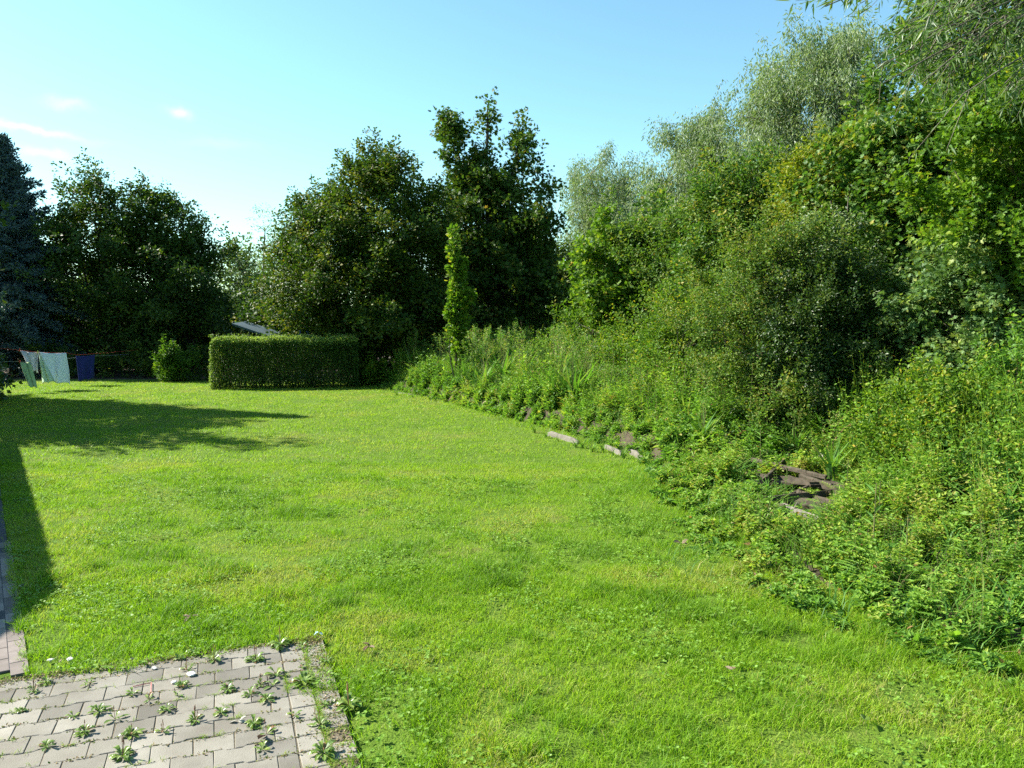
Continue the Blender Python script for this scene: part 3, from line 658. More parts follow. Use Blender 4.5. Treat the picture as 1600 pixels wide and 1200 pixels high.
bush('maple_tree', 'large dark green maple at the upper right below the hanging willow branches', 'tree', (1440, 15),
     [lobe(1400, 200, 15, 70, 80, 1.4), lobe(1480, 170, 14.5, 80, 90, 1.5), lobe(1380, 300, 14.5, 75, 80, 1.4), lobe(1470, 300, 14, 90, 100, 1.6), lobe(1560, 230, 14, 80, 120, 1.6), lobe(1430, 400, 14, 80, 90, 1.4), lobe(1530, 420, 14, 80, 90, 1.4), lobe(1470, 70, 15, 60, 60, 1.3), lobe(1570, 60, 15, 80, 90, 1.4), lobe(1350, 400, 14.5, 50, 80, 1.2)],
     'maple', 'darkmaple', .085, 2600, 30, 105, L=.5, W=.24, shell=.45, tone=.4, rad=.12, shoots=.08, shootlen=.4, rough=.4, ctv=.22)
bush('maple_tree', 'light green maple reaching in from the right edge of the photo', 'tree', (1640, 10.5),
     [lobe(1570, 230, 10.5, 70, 90, .8), lobe(1510, 330, 10.8, 60, 50, .7), lobe(1600, 340, 10.2, 70, 80, .8), lobe(1640, 180, 10.4, 80, 110, 1)],
     'maple', 'brightleaf', .064, 900, 30, 106, L=.4, W=.18, shell=.3, tone=.34, shoots=.14, shootlen=.35, rough=.45, ctv=.18)
bush('bush', 'bluish-green broad bush at the right edge below the light green maple', 'bush', (1560, 11.6),
     [lobe(1450, 470, 12, 60, 60, .9), lobe(1540, 440, 11.5, 80, 70, 1), lobe(1600, 520, 11, 80, 80, 1), lobe(1500, 560, 11.2, 70, 60, .9), lobe(1600, 420, 11, 60, 60, .9)],
     'maple', 'bluegreen', .07, 1500, 30, 107, L=.4, W=.2, shell=.4, tone=.45, shoots=.1, shootlen=.35, rough=.4, ctv=.2)
def spikes(rg):   # arching long twigs
    c = []; a = []
    for k in range(46):
        t = rg.random(); p = at(1110 + 250 * t + rg.normal(0, 12), 395 + 90 * abs(t - .62) + rg.normal(0, 16), 12.6 + rg.normal(0, .5)); c.append(p); a.append((-.5 + t * .7, rg.normal(0, .2), .8))
    return [spray(rg, 'oval', np.array(c), np.array(a), .55, .05, 22, .042, .55, flat=.5)]
bush('shrub', 'airy olive-green shrub with thin arching twigs, left of the dark privet bush', 'bush', (1150, 13.0),
     [lobe(1160, 440, 13.2, 55, 60, .8), lobe(1130, 530, 13.0, 60, 70, .8), lobe(1190, 560, 12.6, 60, 80, .8), lobe(1230, 400, 13.2, 60, 50, .8), lobe(1190, 640, 12.2, 60, 50, .6)],
     'oval', 'smallleaf', .042, 1100, 44, 112, L=.36, W=.14, shell=.3, tone=.58, shoots=.14, shootlen=.5, rough=.45, ctv=.2, extra=spikes, dead=.01, ntw=160, core=.4)
bush('privet_bush', 'big dense dark green fine-leaved bush standing behind the log pile', 'bush', (1300, 12.6),
     [lobe(1290, 430, 12.9, 70, 60, .9), lobe(1310, 520, 12.7, 95, 90, 1.1), lobe(1270, 600, 12.3, 80, 80, 1.0), lobe(1360, 590, 12.8, 70, 90, .9), lobe(1310, 660, 12.3, 90, 50, .9), lobe(1235, 500, 12.5, 50, 70, .8)],
     'oval', 'privet', .046, 2300, 46, 108, L=.36, W=.15, shell=.4, tone=.42, shoots=.08, shootlen=.35, rough=.4, ctv=.2, dead=.004, ntw=120, core=.45)
bush('bush', 'low tangle of green bushes filling the bank between the tall weeds and the privet bush', 'bush', (1060, 17),
     [lobe(1010, 530, 17.5, 60, 45, .9), lobe(1080, 500, 16.5, 60, 60, .9), lobe(960, 540, 18.5, 50, 40, .9), lobe(1060, 570, 15.8, 55, 40, .8), lobe(900, 520, 20.5, 45, 30, .8), lobe(1090, 610, 14.6, 45, 35, .7)],
     'oval', 'brightleaf', .055, 1100, 34, 109, L=.4, W=.18, shell=.3, tone=.42, shoots=.14, shootlen=.35, rough=.4, ctv=.22)
bush('poplar_sapling', 'silvery pale shoots sticking out above the privet bush', 'tree', (1325, 13.6),
     [lobe(1298, 335, 13.6, 10, 38, .15), lobe(1325, 330, 13.6, 8, 40, .12), lobe(1275, 360, 13.6, 8, 30, .12)],
     'oval', 'willow', .065, 60, 9, 110, L=.25, W=.07, shell=.1, tone=.7, shoots=.1, shootlen=.2, ntw=14)
# far filler behind the bushes so the bank stays closed
for i, (px, py, Yd, rx, ry, lb) in enumerate([(1000, 430, 26, 90, 80, 'dim bush deep between the tall maple and the first bank bushes'), (1130, 420, 24, 90, 110, 'dim bush behind the grey-green bank bush'), (1260, 380, 22, 100, 120, 'dim bush behind the yellow-green ash'), (1420, 330, 19, 110, 170, 'dim bush behind the large dark green maple'), (1580, 320, 17, 110, 180, 'dim bush deep at the right edge of the photo')]):
    c = at(px, py, Yd)
    tree('bush', lb, 'bush', (c[0], Yd), [lobe(px, py, Yd, rx, ry, 1.6), lobe(px, py + ry, Yd, rx, ry, 1.6)], 'rhomb', 'darkmaple', .14, 1000, 28, .8, .4, 120 + i, rad=.08, shell=.3, ntw=40, group='bushes deep in the thicket')

# the near willow hanging in at the top right
def nearwillow():
    rg = np.random.default_rng(77); root = empty('willow_tree', (8.4, 8.2, float(terrain(8.4, 8.2)))); tag(root, 'near willow whose long narrow leaves hang in at the top right corner', 'tree')
    off = np.array(root.location); mb = MB(); P, A, Ls = [], [], []
    mb.tube([off - (0, 0, .1), off + (-.2, 0, 2.5), off + (-.5, 0, 5), off + (-.9, -.2, 7.5)], [.26, .2, .15, .06], 9)
    tips = [(1300, -25), (1345, 5), (1400, 40), (1440, 60), (1480, 95), (1420, 100), (1395, 60), (1530, 60), (1520, 110), (1560, 30), (1600, 100), (1585, 60), (1450, 10), (1500, 20), (1370, -30), (1620, 20), (1290, 10), (1550, 90), (1470, 130), (1600, 130), (1350, -50), (1420, -40), (1530, -30), (1650, 80), (1380, 130), (1375, 105), (1450, 90), (1480, 50), (1530, 120), (1570, 130), (1590, 30), (1410, 10), (1510, 80), (1555, 150), (1440, 130), (1500, 150)]
    for i, (px, py) in enumerate(tips):
        Yd = 7.6 + rg.normal(0, .5); tip = at(px, py, Yd); s = off + np.array((-.5, 0, 5.2 + rg.random() * 1.5)); mid = s * .45 + tip * .55 + np.array((0, 0, .55))
        q = np.array([s * (1 - t) ** 2 + 2 * t * (1 - t) * mid + tip * t * t for t in np.linspace(0, 1, 9)]); mb.tube(q, np.linspace(.03, .004, 9), 5, cap=False)
        for k in range(15):
            t = .35 + .65 * rg.random(); b = s * (1 - t) ** 2 + 2 * t * (1 - t) * mid + tip * t * t; a = norm(tip - s) * .7 + rg.normal(0, .45, 3); a[2] -= .45
            ln = .25 + .4 * rg.random(); a = norm(a); mb.tube([b, b + a * ln], [.004, .0015], 3, cap=False); P.append(b + a * ln * .55); A.append(a); Ls.append(ln)
    q = spray(rg, 'lance', np.array(P), np.array(A), np.array(Ls), .045, 17, .11, .5, flat=.25, droop=.35, ctv=.12, dead=.01)
    link('crown', mesh_np('crown', q[0] - off, q[1], q[2], M['nearwillow'], q[3]), root)
    mb.build('trunk', M['palebark'], root, smooth=True, off=off)
nearwillow()

# ------------------------------------------------------------------ weeds on the bank (uncountable mass)
LOGC = [(gnd(1245, 792, .15), .42), (gnd(1190, 760, .15), .36), (gnd(1410, 850, .15), .25), (gnd(1290, 775, .15), .38), (gnd(1240, 765, .15), .3), (gnd(1248, 818, .1), .26), (gnd(1215, 800, .1), .22)]
def weedheight(x, y):
    d = bdist(x, y)
    far = sst(y, 15, 20); near = 1 - sst(y, 9.5, 12.5)
    h = .15 + (.22 + .25 * (1 - near) + .5 * far) * np.clip(d, 0, 9); cap = .62 + .12 * far - .3 * near + near * .7 * sst(d, 1.9, 2.9)
    cap = cap - .25 * np.exp(-(((x - 3.6) / 1.3) ** 2 + ((y - 11.3) / 1.2) ** 2))
    h = np.minimum(h, cap) * (.3 + 1.4 * fbm(x * 1.5 + 3, y * 1.5, 3))
    for (cx, cy), r_ in LOGC: h = h * (.1 + .9 * sst(np.hypot(x - cx, y - cy), r_ * .7, r_ * 1.3))
    return h, d
def weeds(n, ylo, yhi, dmax, kind, size, k, seed, tone0=.45, mask=None, hs=1.0, rise=.25, flat=1.0, stems=None, zlo=0.0, dmin=None, cs=None):
    rg = np.random.default_rng(seed)
    y = np.sqrt(rg.random(n) * (yhi ** 2 - ylo ** 2) + ylo ** 2); x = -6 + rg.random(n) * 18
    # stems stand in clumps: pull them towards jittered clump centres
    low = cs is not None; cs = .32; gx_, gy_ = np.floor(x / cs), np.floor(y / cs); hx = (np.sin(gx_ * 127.1 + gy_ * 311.7) * 43758.5) % 1; hy = (np.sin(gx_ * 269.5 + gy_ * 183.3) * 43758.5) % 1; hz = (np.sin(gx_ * 71.5 + gy_ * 97.3) * 43758.5) % 1
    pull = .45; x = x + ((gx_ + hx) * cs - x) * pull; y = y + ((gy_ + hy) * cs - y) * pull
    h, d = weedheight(x, y)
    edge = -.12 + np.where(y > 10.4, .12, .35) * (fbm(x * 2, y * 2, 3) - .5)
    m = (d > edge) & (d < dmax) & in_view(x, y, 1.0) & (x < 11)
    if dmin: m &= (d > dmin) | (y > 9.8)
    if mask:
        sd_, lo, hi = mask; mk = fbm(x * .95 + sd_, y * .95 + sd_ * .7, 3) + rg.normal(0, .025, n); m &= (mk > lo) & (mk < hi)
    for (cx, cy), r_ in LOGC: m &= (np.hypot(x - cx, y - cy) > r_ * .85) | (rg.random(n) < .22)
    m &= (hz > .14) | (d < .3) | low
    x, y, h, d, hz = x[m], y[m], h[m], d[m], hz[m]; n = len(x)
    z = terrain(x, y); h = np.maximum(h * (.5 + .9 * hz), .05) * (.55 + .6 * rg.random(n)) * hs; k_ = k
    t = np.tile((np.arange(k_) + .6) / k_, n) + rg.normal(0, .04, n * k_); t = zlo + (1 - zlo) * t
    ln = rg.normal(0, .16, (n, 2)) * h[:, None]
    X_ = np.repeat(x, k_) + t * np.repeat(ln[:, 0], k_); Y_ = np.repeat(y, k_) + t * np.repeat(ln[:, 1], k_); Z_ = np.repeat(z, k_) + t * np.repeat(h, k_)
    az = np.repeat(rg.random(n) * 6.28, k_) + np.tile(np.arange(k_) * 2.4, n) + rg.normal(0, .4, n * k_)
    dd = np.stack([np.cos(az), np.sin(az), rg.normal(rise, .4, n * k_)], 1)
    nr = np.stack([-.35 * np.cos(az), -.35 * np.sin(az), np.full(n * k_, flat)], 1) + rg.normal(0, .45, (n * k_, 3))
    pn = fbm(x * .8 + 31, y * .8 + 7, 4); sp = rg.random(n)
    tone = tone0 + .7 * (pn - .5) + .25 * (hz - .5) + rg.normal(0, .08, n)
    tn = np.clip(np.repeat(tone, k_) + rg.normal(0, .11, n * k_), 0, .93); tn[rg.random(n * k_) < .012] = 1
    sz = size * np.repeat(.6 + .8 * sp, k_) * (1.15 - .5 * t) * (.7 + .6 * rg.random(n * k_))
    r = [leaves(kind, np.stack([X_, Y_, Z_], 1), dd, nr, sz, tn)]
    if stems is not None:
        sd = np.stack([ln[:, 0], ln[:, 1], h * 1.05], 1); fw = np.tile((.0, -1., .0), (n, 1)) + rg.normal(0, .4, (n, 3)); hl = np.linalg.norm(sd, axis=1)
        j = rg.random(n) < .6
        V, L_, S_, T_ = leaves('stemline', np.stack([x, y, z], 1)[j], sd[j], fw[j], hl[j], np.full(j.sum(), stems)); r.append((V, L_, S_, T_))
    return merge(r)
tmpl('stemline', [(0, -.0025, 0), (0, .0025, 0), (1, .001, 0), (1, -.001, 0)], [(0, 1, 2, 3)])
q = merge([weeds(34000, 4.2, 12.5, 5.5, 'oval', .065, 8, 201, .5, (0, .47, 1), 1.1, .15, stems=.6, dmin=.7),
           weeds(60000, 4.2, 12.5, 5.5, 'oval', .03, 9, 205, .55, (0, 0, .5), .9, stems=.85, dmin=1.0),
           weeds(9000, 4.2, 12.5, 5.5, 'oval', .12, 5, 206, .58, (40, .53, 1), .8, .1, stems=.6),
           weeds(26000, 4.2, 12.5, 5.5, 'lance', .1, 11, 207, .5, (80, .53, 1), 1.15, .5, .4, stems=.85, dmin=1.5),
           weeds(150000, 4.2, 11, 2.6, 'oval', .052, 5, 208, .66, None, .85, cs=.9), weeds(130000, 10, 26.5, 2.2, 'oval', .06, 4, 218, .5, None, .45, cs=.9),
           weeds(30000, 11.5, 18, 3.6, 'oval', .08, 9, 202, .42, (0, .47, 1), 1.1, stems=.6), weeds(34000, 11.5, 18, 3.6, 'oval', .05, 9, 209, .5, (0, 0, .5), .9, stems=.8),
           weeds(20000, 11.5, 18, 3.6, 'lance', .12, 11, 210, .45, (80, .53, 1), 1.05, .5, .4, stems=.8),
           weeds(30000, 16.5, 26.5, 3.8, 'rhomb', .09, 9, 203, .5, (0, .46, 1), 1.0, stems=.6), weeds(20000, 16.5, 26.5, 3.8, 'lance', .14, 12, 213, .6, (120, .42, 1), .95, .9, .2, stems=.8)])
o = link('weeds', mesh_np('weeds', q[0], q[1], q[2], M['weed'], q[3])); tag(o, 'tangled leafy green weeds covering the overgrown bank', 'weeds', kind='stuff')
def longgrass(n, ylo, yhi, seed):
    rg = np.random.default_rng(seed)
    y = np.sqrt(rg.random(n) * (yhi ** 2 - ylo ** 2) + ylo ** 2); x = -6 + rg.random(n) * 22
    h, d = weedheight(x, y); cl = fbm(x * 1.7 + 50, y * 1.7 + 11, 3)
    m = (d > -.6 + .5 * rg.random(n)) & (d < 2.6) & in_view(x, y, .6) & (cl + .15 * rg.random(n) > .5)
    x, y, h, d, cl = x[m], y[m], h[m], d[m], cl[m]; n = len(x)
    az = fbm(x * .7, y * .7, 2) * 12 + rg.normal(0, .9, n)
    ln = np.clip(h * 1.15, .13, .8) * (.6 + .7 * rg.random(n)) + .04
    dd = np.stack([np.cos(az) * .5, np.sin(az) * .5, np.full(n, .9)], 1); nr = np.stack([-np.cos(az), -np.sin(az), np.full(n, .5)], 1)
    tone = np.clip(.4 + .5 * (fbm(x * .9 + 8, y * .9 + 81, 3) - .42) + rg.normal(0, .18, n), 0, 1)
    V, L_, S_, T_ = leaves('longblade', np.stack([x, y, terrain(x, y)], 1), dd, nr, ln, tone)
    return V, L_, S_, T_
q = merge([longgrass(52000, 4.0, 12, 211), longgrass(46000, 12, 26, 212)])
o = link('long_grass', mesh_np('long_grass', q[0], q[1], q[2], M['longgrass'], q[3])); tag(o, 'long uncut grass along the edge of the bank', 'grass', kind='stuff')
# clover and small broad leaves in the lawn
def clover(n, seed):
    rg = np.random.default_rng(seed); y = np.sqrt(rg.random(n) * (11 ** 2 - 3.7 ** 2) + 3.7 ** 2); x = (rg.random(n) * 2 - 1) * (y + .6) * 800 / F
    m = (fbm(x * 1.9 + 13, y * 1.9 + 4, 3) + .12 * rg.random(n) > .6) & (bdist(x, y) < .2) & ~on_hard(x, y); x, y = x[m], y[m]; n = len(x)
    p = np.repeat(np.stack([x, y, terrain(x, y) + .025 + .03 * rg.random(n)], 1), 3, 0); az = np.repeat(rg.random(n) * 6.28, 3) + np.tile([0, 2.1, 4.2], n)
    d = np.stack([np.cos(az), np.sin(az), rg.normal(.1, .2, 3 * n)], 1); nr = rg.normal(0, .3, (3 * n, 3)); nr[:, 2] = 1
    return leaves('round', p, d, nr, np.repeat(.011 + .012 * rg.random(n), 3), np.clip(rg.normal(.5, .22, 3 * n), 0, 1))
q = clover(26000, 220)
o = link('clover', mesh_np('clover', q[0], q[1], q[2], M['clover'], q[3])); tag(o, 'clover leaves mixed into the mown lawn', 'clover', kind='stuff')
# soil and moss crumbs, withered bits in the paving joints
rg = np.random.default_rng(230); n = 14000
uu = -rg.random(n) * 3.2 - .02; vv = -rg.random(n) * 1.7
ed = (rg.random(n) < .5); vv[ed] = -np.abs(rg.normal(0, .05, ed.sum())) ; e2 = rg.random(n) < .25; uu[e2] = -.02 - np.abs(rg.normal(0, .09, e2.sum()))
rows = np.round((vv + .10) / HB - .5) * HB + HB * .5 - .10 ; onj = ~ed & ~e2; vv[onj] = rows[onj] + rg.normal(0, .009, onj.sum())
k = onj & (vnoise(uu * 5 + 4, vv * 5) < .55); uu, vv = uu[~k], vv[~k]; n = len(uu)
pp = PC[None, :] + uu[:, None] * PU[None, :] + vv[:, None] * PV[None, :]
d = rv(rg, n); d[:, 2] = np.abs(d[:, 2]) * .5; nr = rg.normal(0, .5, (n, 3)); nr[:, 2] = 1
q = leaves('rhomb', np.column_stack([pp, np.full(n, .021)]), d, nr, .006 + .014 * rg.random(n), np.where(rg.random(n) < .55, .25 + .3 * rg.random(n), rg.random(n)))
mt = leafmat('debris', [(0, (.09, .14, .03)), (.3, (.15, .19, .05)), (.5, (.22, .16, .09)), (1, (.42, .34, .25))], .2, .7, .1)
o = link('moss_and_litter', mesh_np('moss_and_litter', q[0], q[1], q[2], mt, q[3])); tag(o, 'moss and dry litter in the joints and along the edge of the paving', 'litter', kind='stuff')

# ------------------------------------------------------------------ plantains in the paving
def plantain_mesh(seed, nl, ln):
    rg = np.random.default_rng(seed); mb = MB()
    for i in range(nl):
        a = i * 2.4 + rg.normal(0, .2); l = ln * (.6 + .5 * rg.random()); rise = .45 + .7 * rg.random() if i > nl * .35 else .12 + .25 * rg.random(); wd = l * (.14 + .05 * rg.random())
        c, s = math.cos(a), math.sin(a); prof = [(0, .12), (.22, .2), (.45, .8), (.65, 1), (.85, .7), (1, .06)]
        V = []
        for t, w_ in prof:
            z = .003 + l * (rise * t - .35 * rise * t * t * t * 2 + .02); r_ = l * t * math.cos(rise * .6)
            for q_ in (-1, 0, 1): V.append((c * r_ - s * wd * w_ * q_, s * r_ + c * wd * w_ * q_, z + abs(q_) * wd * w_ * .25))
        Fs = []
        for j in range(5):
            for q_ in (0, 1): Fs.append((j * 3 + q_, j * 3 + q_ + 1, j * 3 + q_ + 4, j * 3 + q_ + 3))
        mb.add(V, Fs, float(np.clip(rg.normal(.55, .18), 0, .9) if rg.random() > .04 else 1))
    me = mb.mesh('leaves', M['plantain'])
    m2 = MB()
    for i in range(rg.integers(1, 5)):
        a = rg.random() * 6.28; l = ln * (.7 + .5 * rg.random()); t = .35 * rg.random()
        p = [(0, 0, 0), (math.cos(a) * t * l * .5, math.sin(a) * t * l * .5, l * .5), (math.cos(a) * t * l, math.sin(a) * t * l, l)]
        m2.tube(p, [.0012, .0012, .001], 4); e = np.array(p[2]); m2.tube([e, e + (0, 0, l * .35)], [.0025, .0015], 5)
    return me, m2.mesh('seed_stalk', M['redstem'])
PT = [plantain_mesh(300 + i, nl, ln) for i, (nl, ln) in enumerate([(13, .06), (17, .07), (8, .055), (22, .075), (6, .05), (15, .065), (10, .07), (5, .06), (19, .06)])]
PL = [(53, 1086, .9, 'long straggling plantain at the far left of the paving, lower of a touching pair'), (71, 1072, .8, 'small plantain at the far left of the paving, upper of a touching pair'), (137, 1075, 1.0, 'plantain standing alone on the left paving above the big rosettes'),
      (32, 1117, .6, 'low sparse plantain nearest the left edge of the photo'), (92, 1041, .8, 'plantain at the brick corner where the lawn meets the paving'), (155, 1117, 1.15, 'big dark rosette, left one of the three largest plantains on the left paving'),
      (115, 1126, .7, 'small pale star-shaped plantain left of the big dark rosettes'), (180, 1130, 1.25, 'large plantain with two tall seed stalks in the left paving'), (132, 1151, 1.1, 'wide flat plantain below the small pale star-shaped one'),
      (72, 1172, 1.05, 'plantain with a long shadow in the bottom left of the paving'), (205, 1155, 1.1, 'plantain in the lower paving left of a similar one with an upright shoot'), (255, 1150, 1.0, 'plantain with one upright shoot in the lower middle of the paving'),
      (192, 1189, 1.1, 'plantain cut by the bottom of the photo left of centre of the paving'), (232, 1100, 1.3, 'tallest grey-green rosette just below the red twig'), (260, 1115, .9, 'small plantain touching the right side of the tall rosette below the red twig'),
      (207, 1090, .8, 'flat plantain clump lying against the left end of the red twig'), (277, 1092, .9, 'plantain right of the red twig'), (285, 1077, 1.0, 'plantain right of the two white stones'),
      (305, 1132, 1.1, 'plantain with a dark upright shoot in the centre of the paving'), (345, 1120, .9, 'compact star-shaped plantain in the centre right of the paving'), (292, 1052, 1.0, 'plantain beside a pale stone near the upper middle of the paving'),
      (281, 1034, .7, 'small plantain near the top edge of the paving beside a wider one'), (239, 1027, .5, 'tiny plantain sprout close to the lawn edge'), (304, 1025, 1.0, 'wide plantain near the top edge of the paving'),
      (334, 1036, 1.25, 'large dark plantain with red seed stalks near the top of the paving'), (367, 1016, 1.0, 'upright grey-green plantain by the lawn edge above the joints'), (355, 1083, 1.1, 'pale spreading plantain right of the moss strip'),
      (390, 1091, 1.0, 'plantain in the middle of the right-hand clumps'), (437, 1014, 1.4, 'wide bushy plantain at the top right of the paving'), (472, 1016, 1.2, 'tall tufted plantain at the top right corner of the paving'),
      (400, 1036, 1.0, 'plantain with dry stalks in the upper right of the paving'), (472, 1046, 1.0, 'plantain in the right border seam, second from the top'), (510, 1040, 1.0, 'plantain at the right paving edge under the blue-white scrap'),
      (432, 1060, 1.2, 'upper half of the tall double clump of plantains at the right'), (427, 1077, 1.3, 'lower half of the tall double clump of plantains at the right'), (474, 1072, 1.4, 'broad leafy plantain in the right border seam'),
      (407, 1076, .9, 'pale plantain left of the tall double clump'), (416, 1099, 1.0, 'greyish plantain below the tall double clump'), (460, 1124, 1.0, 'plantain in the lower right border seam beside dry moss'),
      (397, 1137, .9, 'thin plantain beside a curled white leaf'), (417, 1153, 1.3, 'plantain with one rust-brown leaf'), (500, 1140, 1.1, 'plantain with a seed stalk near the right paving edge'),
      (410, 1178, .85, 'small spidery plantain near the bottom right of the paving'), (505, 1184, 1.55, 'largest plantain, dark and broad, at the bottom right of the paving'), (545, 1108, 1.4, 'tall plantain in the lawn edge right of the paving'), (507, 1108, .9, 'pale plantain between the white leaf and the grass')]
rg = np.random.default_rng(310)
for i, (px, py, s, lb) in enumerate(PL):
    x, y = gnd(px, py); r_ = empty('plantain', (x, y, .018), rg.random() * 6.28); s *= 1.0; r_.scale = (s, s, s * 1.0)
    tag(r_, lb, 'weed', 'plantains growing in the paving joints')
    a, b = PT[i % 9] if s < 1.35 else PT[8 if s > 1.5 else 3]
    link('leaves', a, r_)
    if 'seed' in lb or 'stalk' in lb or 'shoot' in lb or i % 4 == 0: link('seed_stalk', b, r_)
    if 'rust-brown' in lb:
        q = leaves('oval', np.array([(-.02, -.01, .01)]), np.array([(-1, -.3, .4)]), np.array([(0, 0, 1.)]), np.array([.07]), np.array([.1])); o = link('brown_leaf', mesh_np('brown_leaf', *q[:3], M['deadleaf'], q[3]), r_); o['label'] = 'rust-brown withered leaf'

# small things lying about
def pebble(name, label, cat, px, py, size, mat, seed, flat=.45):
    rg = np.random.default_rng(seed); x, y = gnd(px, py); u, v = pavcoord(x, y); z = .022 if (u < 0 and v < 0) else float(terrain(x, y)) + .02
    import bmesh
    bm = bmesh.new(); bmesh.ops.create_icosphere(bm, subdivisions=2, radius=size / 2)
    for vv_ in bm.verts: vv_.co *= 1 + rg.normal(0, .13); vv_.co.z *= flat; vv_.co.x *= 1.3
    me = bpy.data.meshes.new(name); bm.to_mesh(me); bm.free(); me.materials.append(mat)
    o = link(name, me, None, (x, y, z + size * flat * .35)); o.rotation_euler = (0, 0, rg.random() * 3); tag(o, label, cat); return o
pebble('stone', 'white stone on the lawn corner, left of two beside the first plantain', 'stone', 79, 1038, .032, M['stone'], 1)
pebble('stone', 'white stone on the lawn corner, right of two beside the first plantain', 'stone', 110, 1037, .038, M['stone'], 2)
pebble('stone', 'white angular stone in the upper middle of the paving', 'stone', 241, 1050, .03, M['stone'], 3)
pebble('stone', 'grey-white stone just right of the red twig end', 'stone', 272, 1072, .03, M['stone'], 4)
pebble('stone', 'pale flat chip under the plantain near the upper middle of the paving', 'stone', 299, 1060, .05, M['stone'], 6)
pebble('stone', 'dark pebble near the lawn edge of the paving', 'stone', 207, 1036, .02, M['asphalt'], 5)
def drycurl(name, label, cat, px, py, size, mat, seed, n=3, lift=.03):
    size *= .75; n = min(n, 4)
    rg = np.random.default_rng(seed); x, y = gnd(px, py); u, v = pavcoord(x, y); z = .03 if (u < 0 and v < 0) else float(terrain(x, y)) + lift
    q = leaves('oval', rg.normal(0, size * .2, (n, 3)) * (1, 1, .3), rv(rg, n) * (1, 1, .4), rv(rg, n) * .5 + (0, 0, 1), np.full(n, size), rg.random(n))
    me = mesh_np(name, *q[:3], mat, q[3]); o = link(name, me, None, (x, y, z)); so_ = o.modifiers.new('thick', 'SOLIDIFY'); so_.thickness = .0012; tag(o, label, cat); return o
wl = leafmat('whiteleaf', [(0, (.3, .28, .23)), (1, (.45, .43, .37))], .1, .6, .2); bl = leafmat('bluescrap', [(0, (.42, .6, .72)), (1, (.6, .75, .85))], .2, .5, .3)
drycurl('dry_leaf', 'curled white dry leaf near the right-hand plantains', 'leaf', 373, 1135, .06, wl, 1)
drycurl('dry_leaf', 'white dry leaf at the right edge of the paving', 'leaf', 522, 1103, .06, wl, 2)
drycurl('dry_leaf', 'curled brown leaf in the lawn just above the paving', 'leaf', 293, 975, .07, M['deadleaf'], 3, 4, .06)
drycurl('dry_leaf', 'dark brown curled leaf clump in the lawn right of the paving corner', 'leaf', 576, 1021, .075, M['deadleaf'], 4, 7, .06)
drycurl('scrap', 'crumpled pale blue scrap of paper at the paving corner', 'litter', 497, 997, .04, bl, 5, 4, .04)
drycurl('dry_leaf', 'pale leaf lying in the shaded grass beside the brick path', 'leaf', 28, 926, .06, wl, 6, 2, .05)
drycurl('dry_leaf', 'pinkish dead leaf upright in the lower right lawn', 'leaf', 1147, 1058, .07, M['deadleaf'], 7, 2, .06)
drycurl('dry_leaf', 'dull brown leaf heap in the lawn in front of the weeds', 'leaf', 1065, 855, .1, M['deadleaf'], 8, 7, .05)
drycurl('dry_leaf', 'big pale green leaf lying in the lower right grass', 'leaf', 1355, 1140, .13, M['plantain'], 9, 1, .07)
mb = MB(); a = np.array((*gnd(208, 1080), .03)); b = np.array((*gnd(237, 1074), .03)); c_ = np.array((*gnd(236, 1092), .03)); mb.tube([a, b, c_], [.003, .003, .002], 5)
rt = solid('redtwig', (.45, .1, .1), (.6, .2, .18), 20, .6, 0); o = mb.build('twig', rt); tag(o, 'thin red bent twig lying on the paving', 'twig')

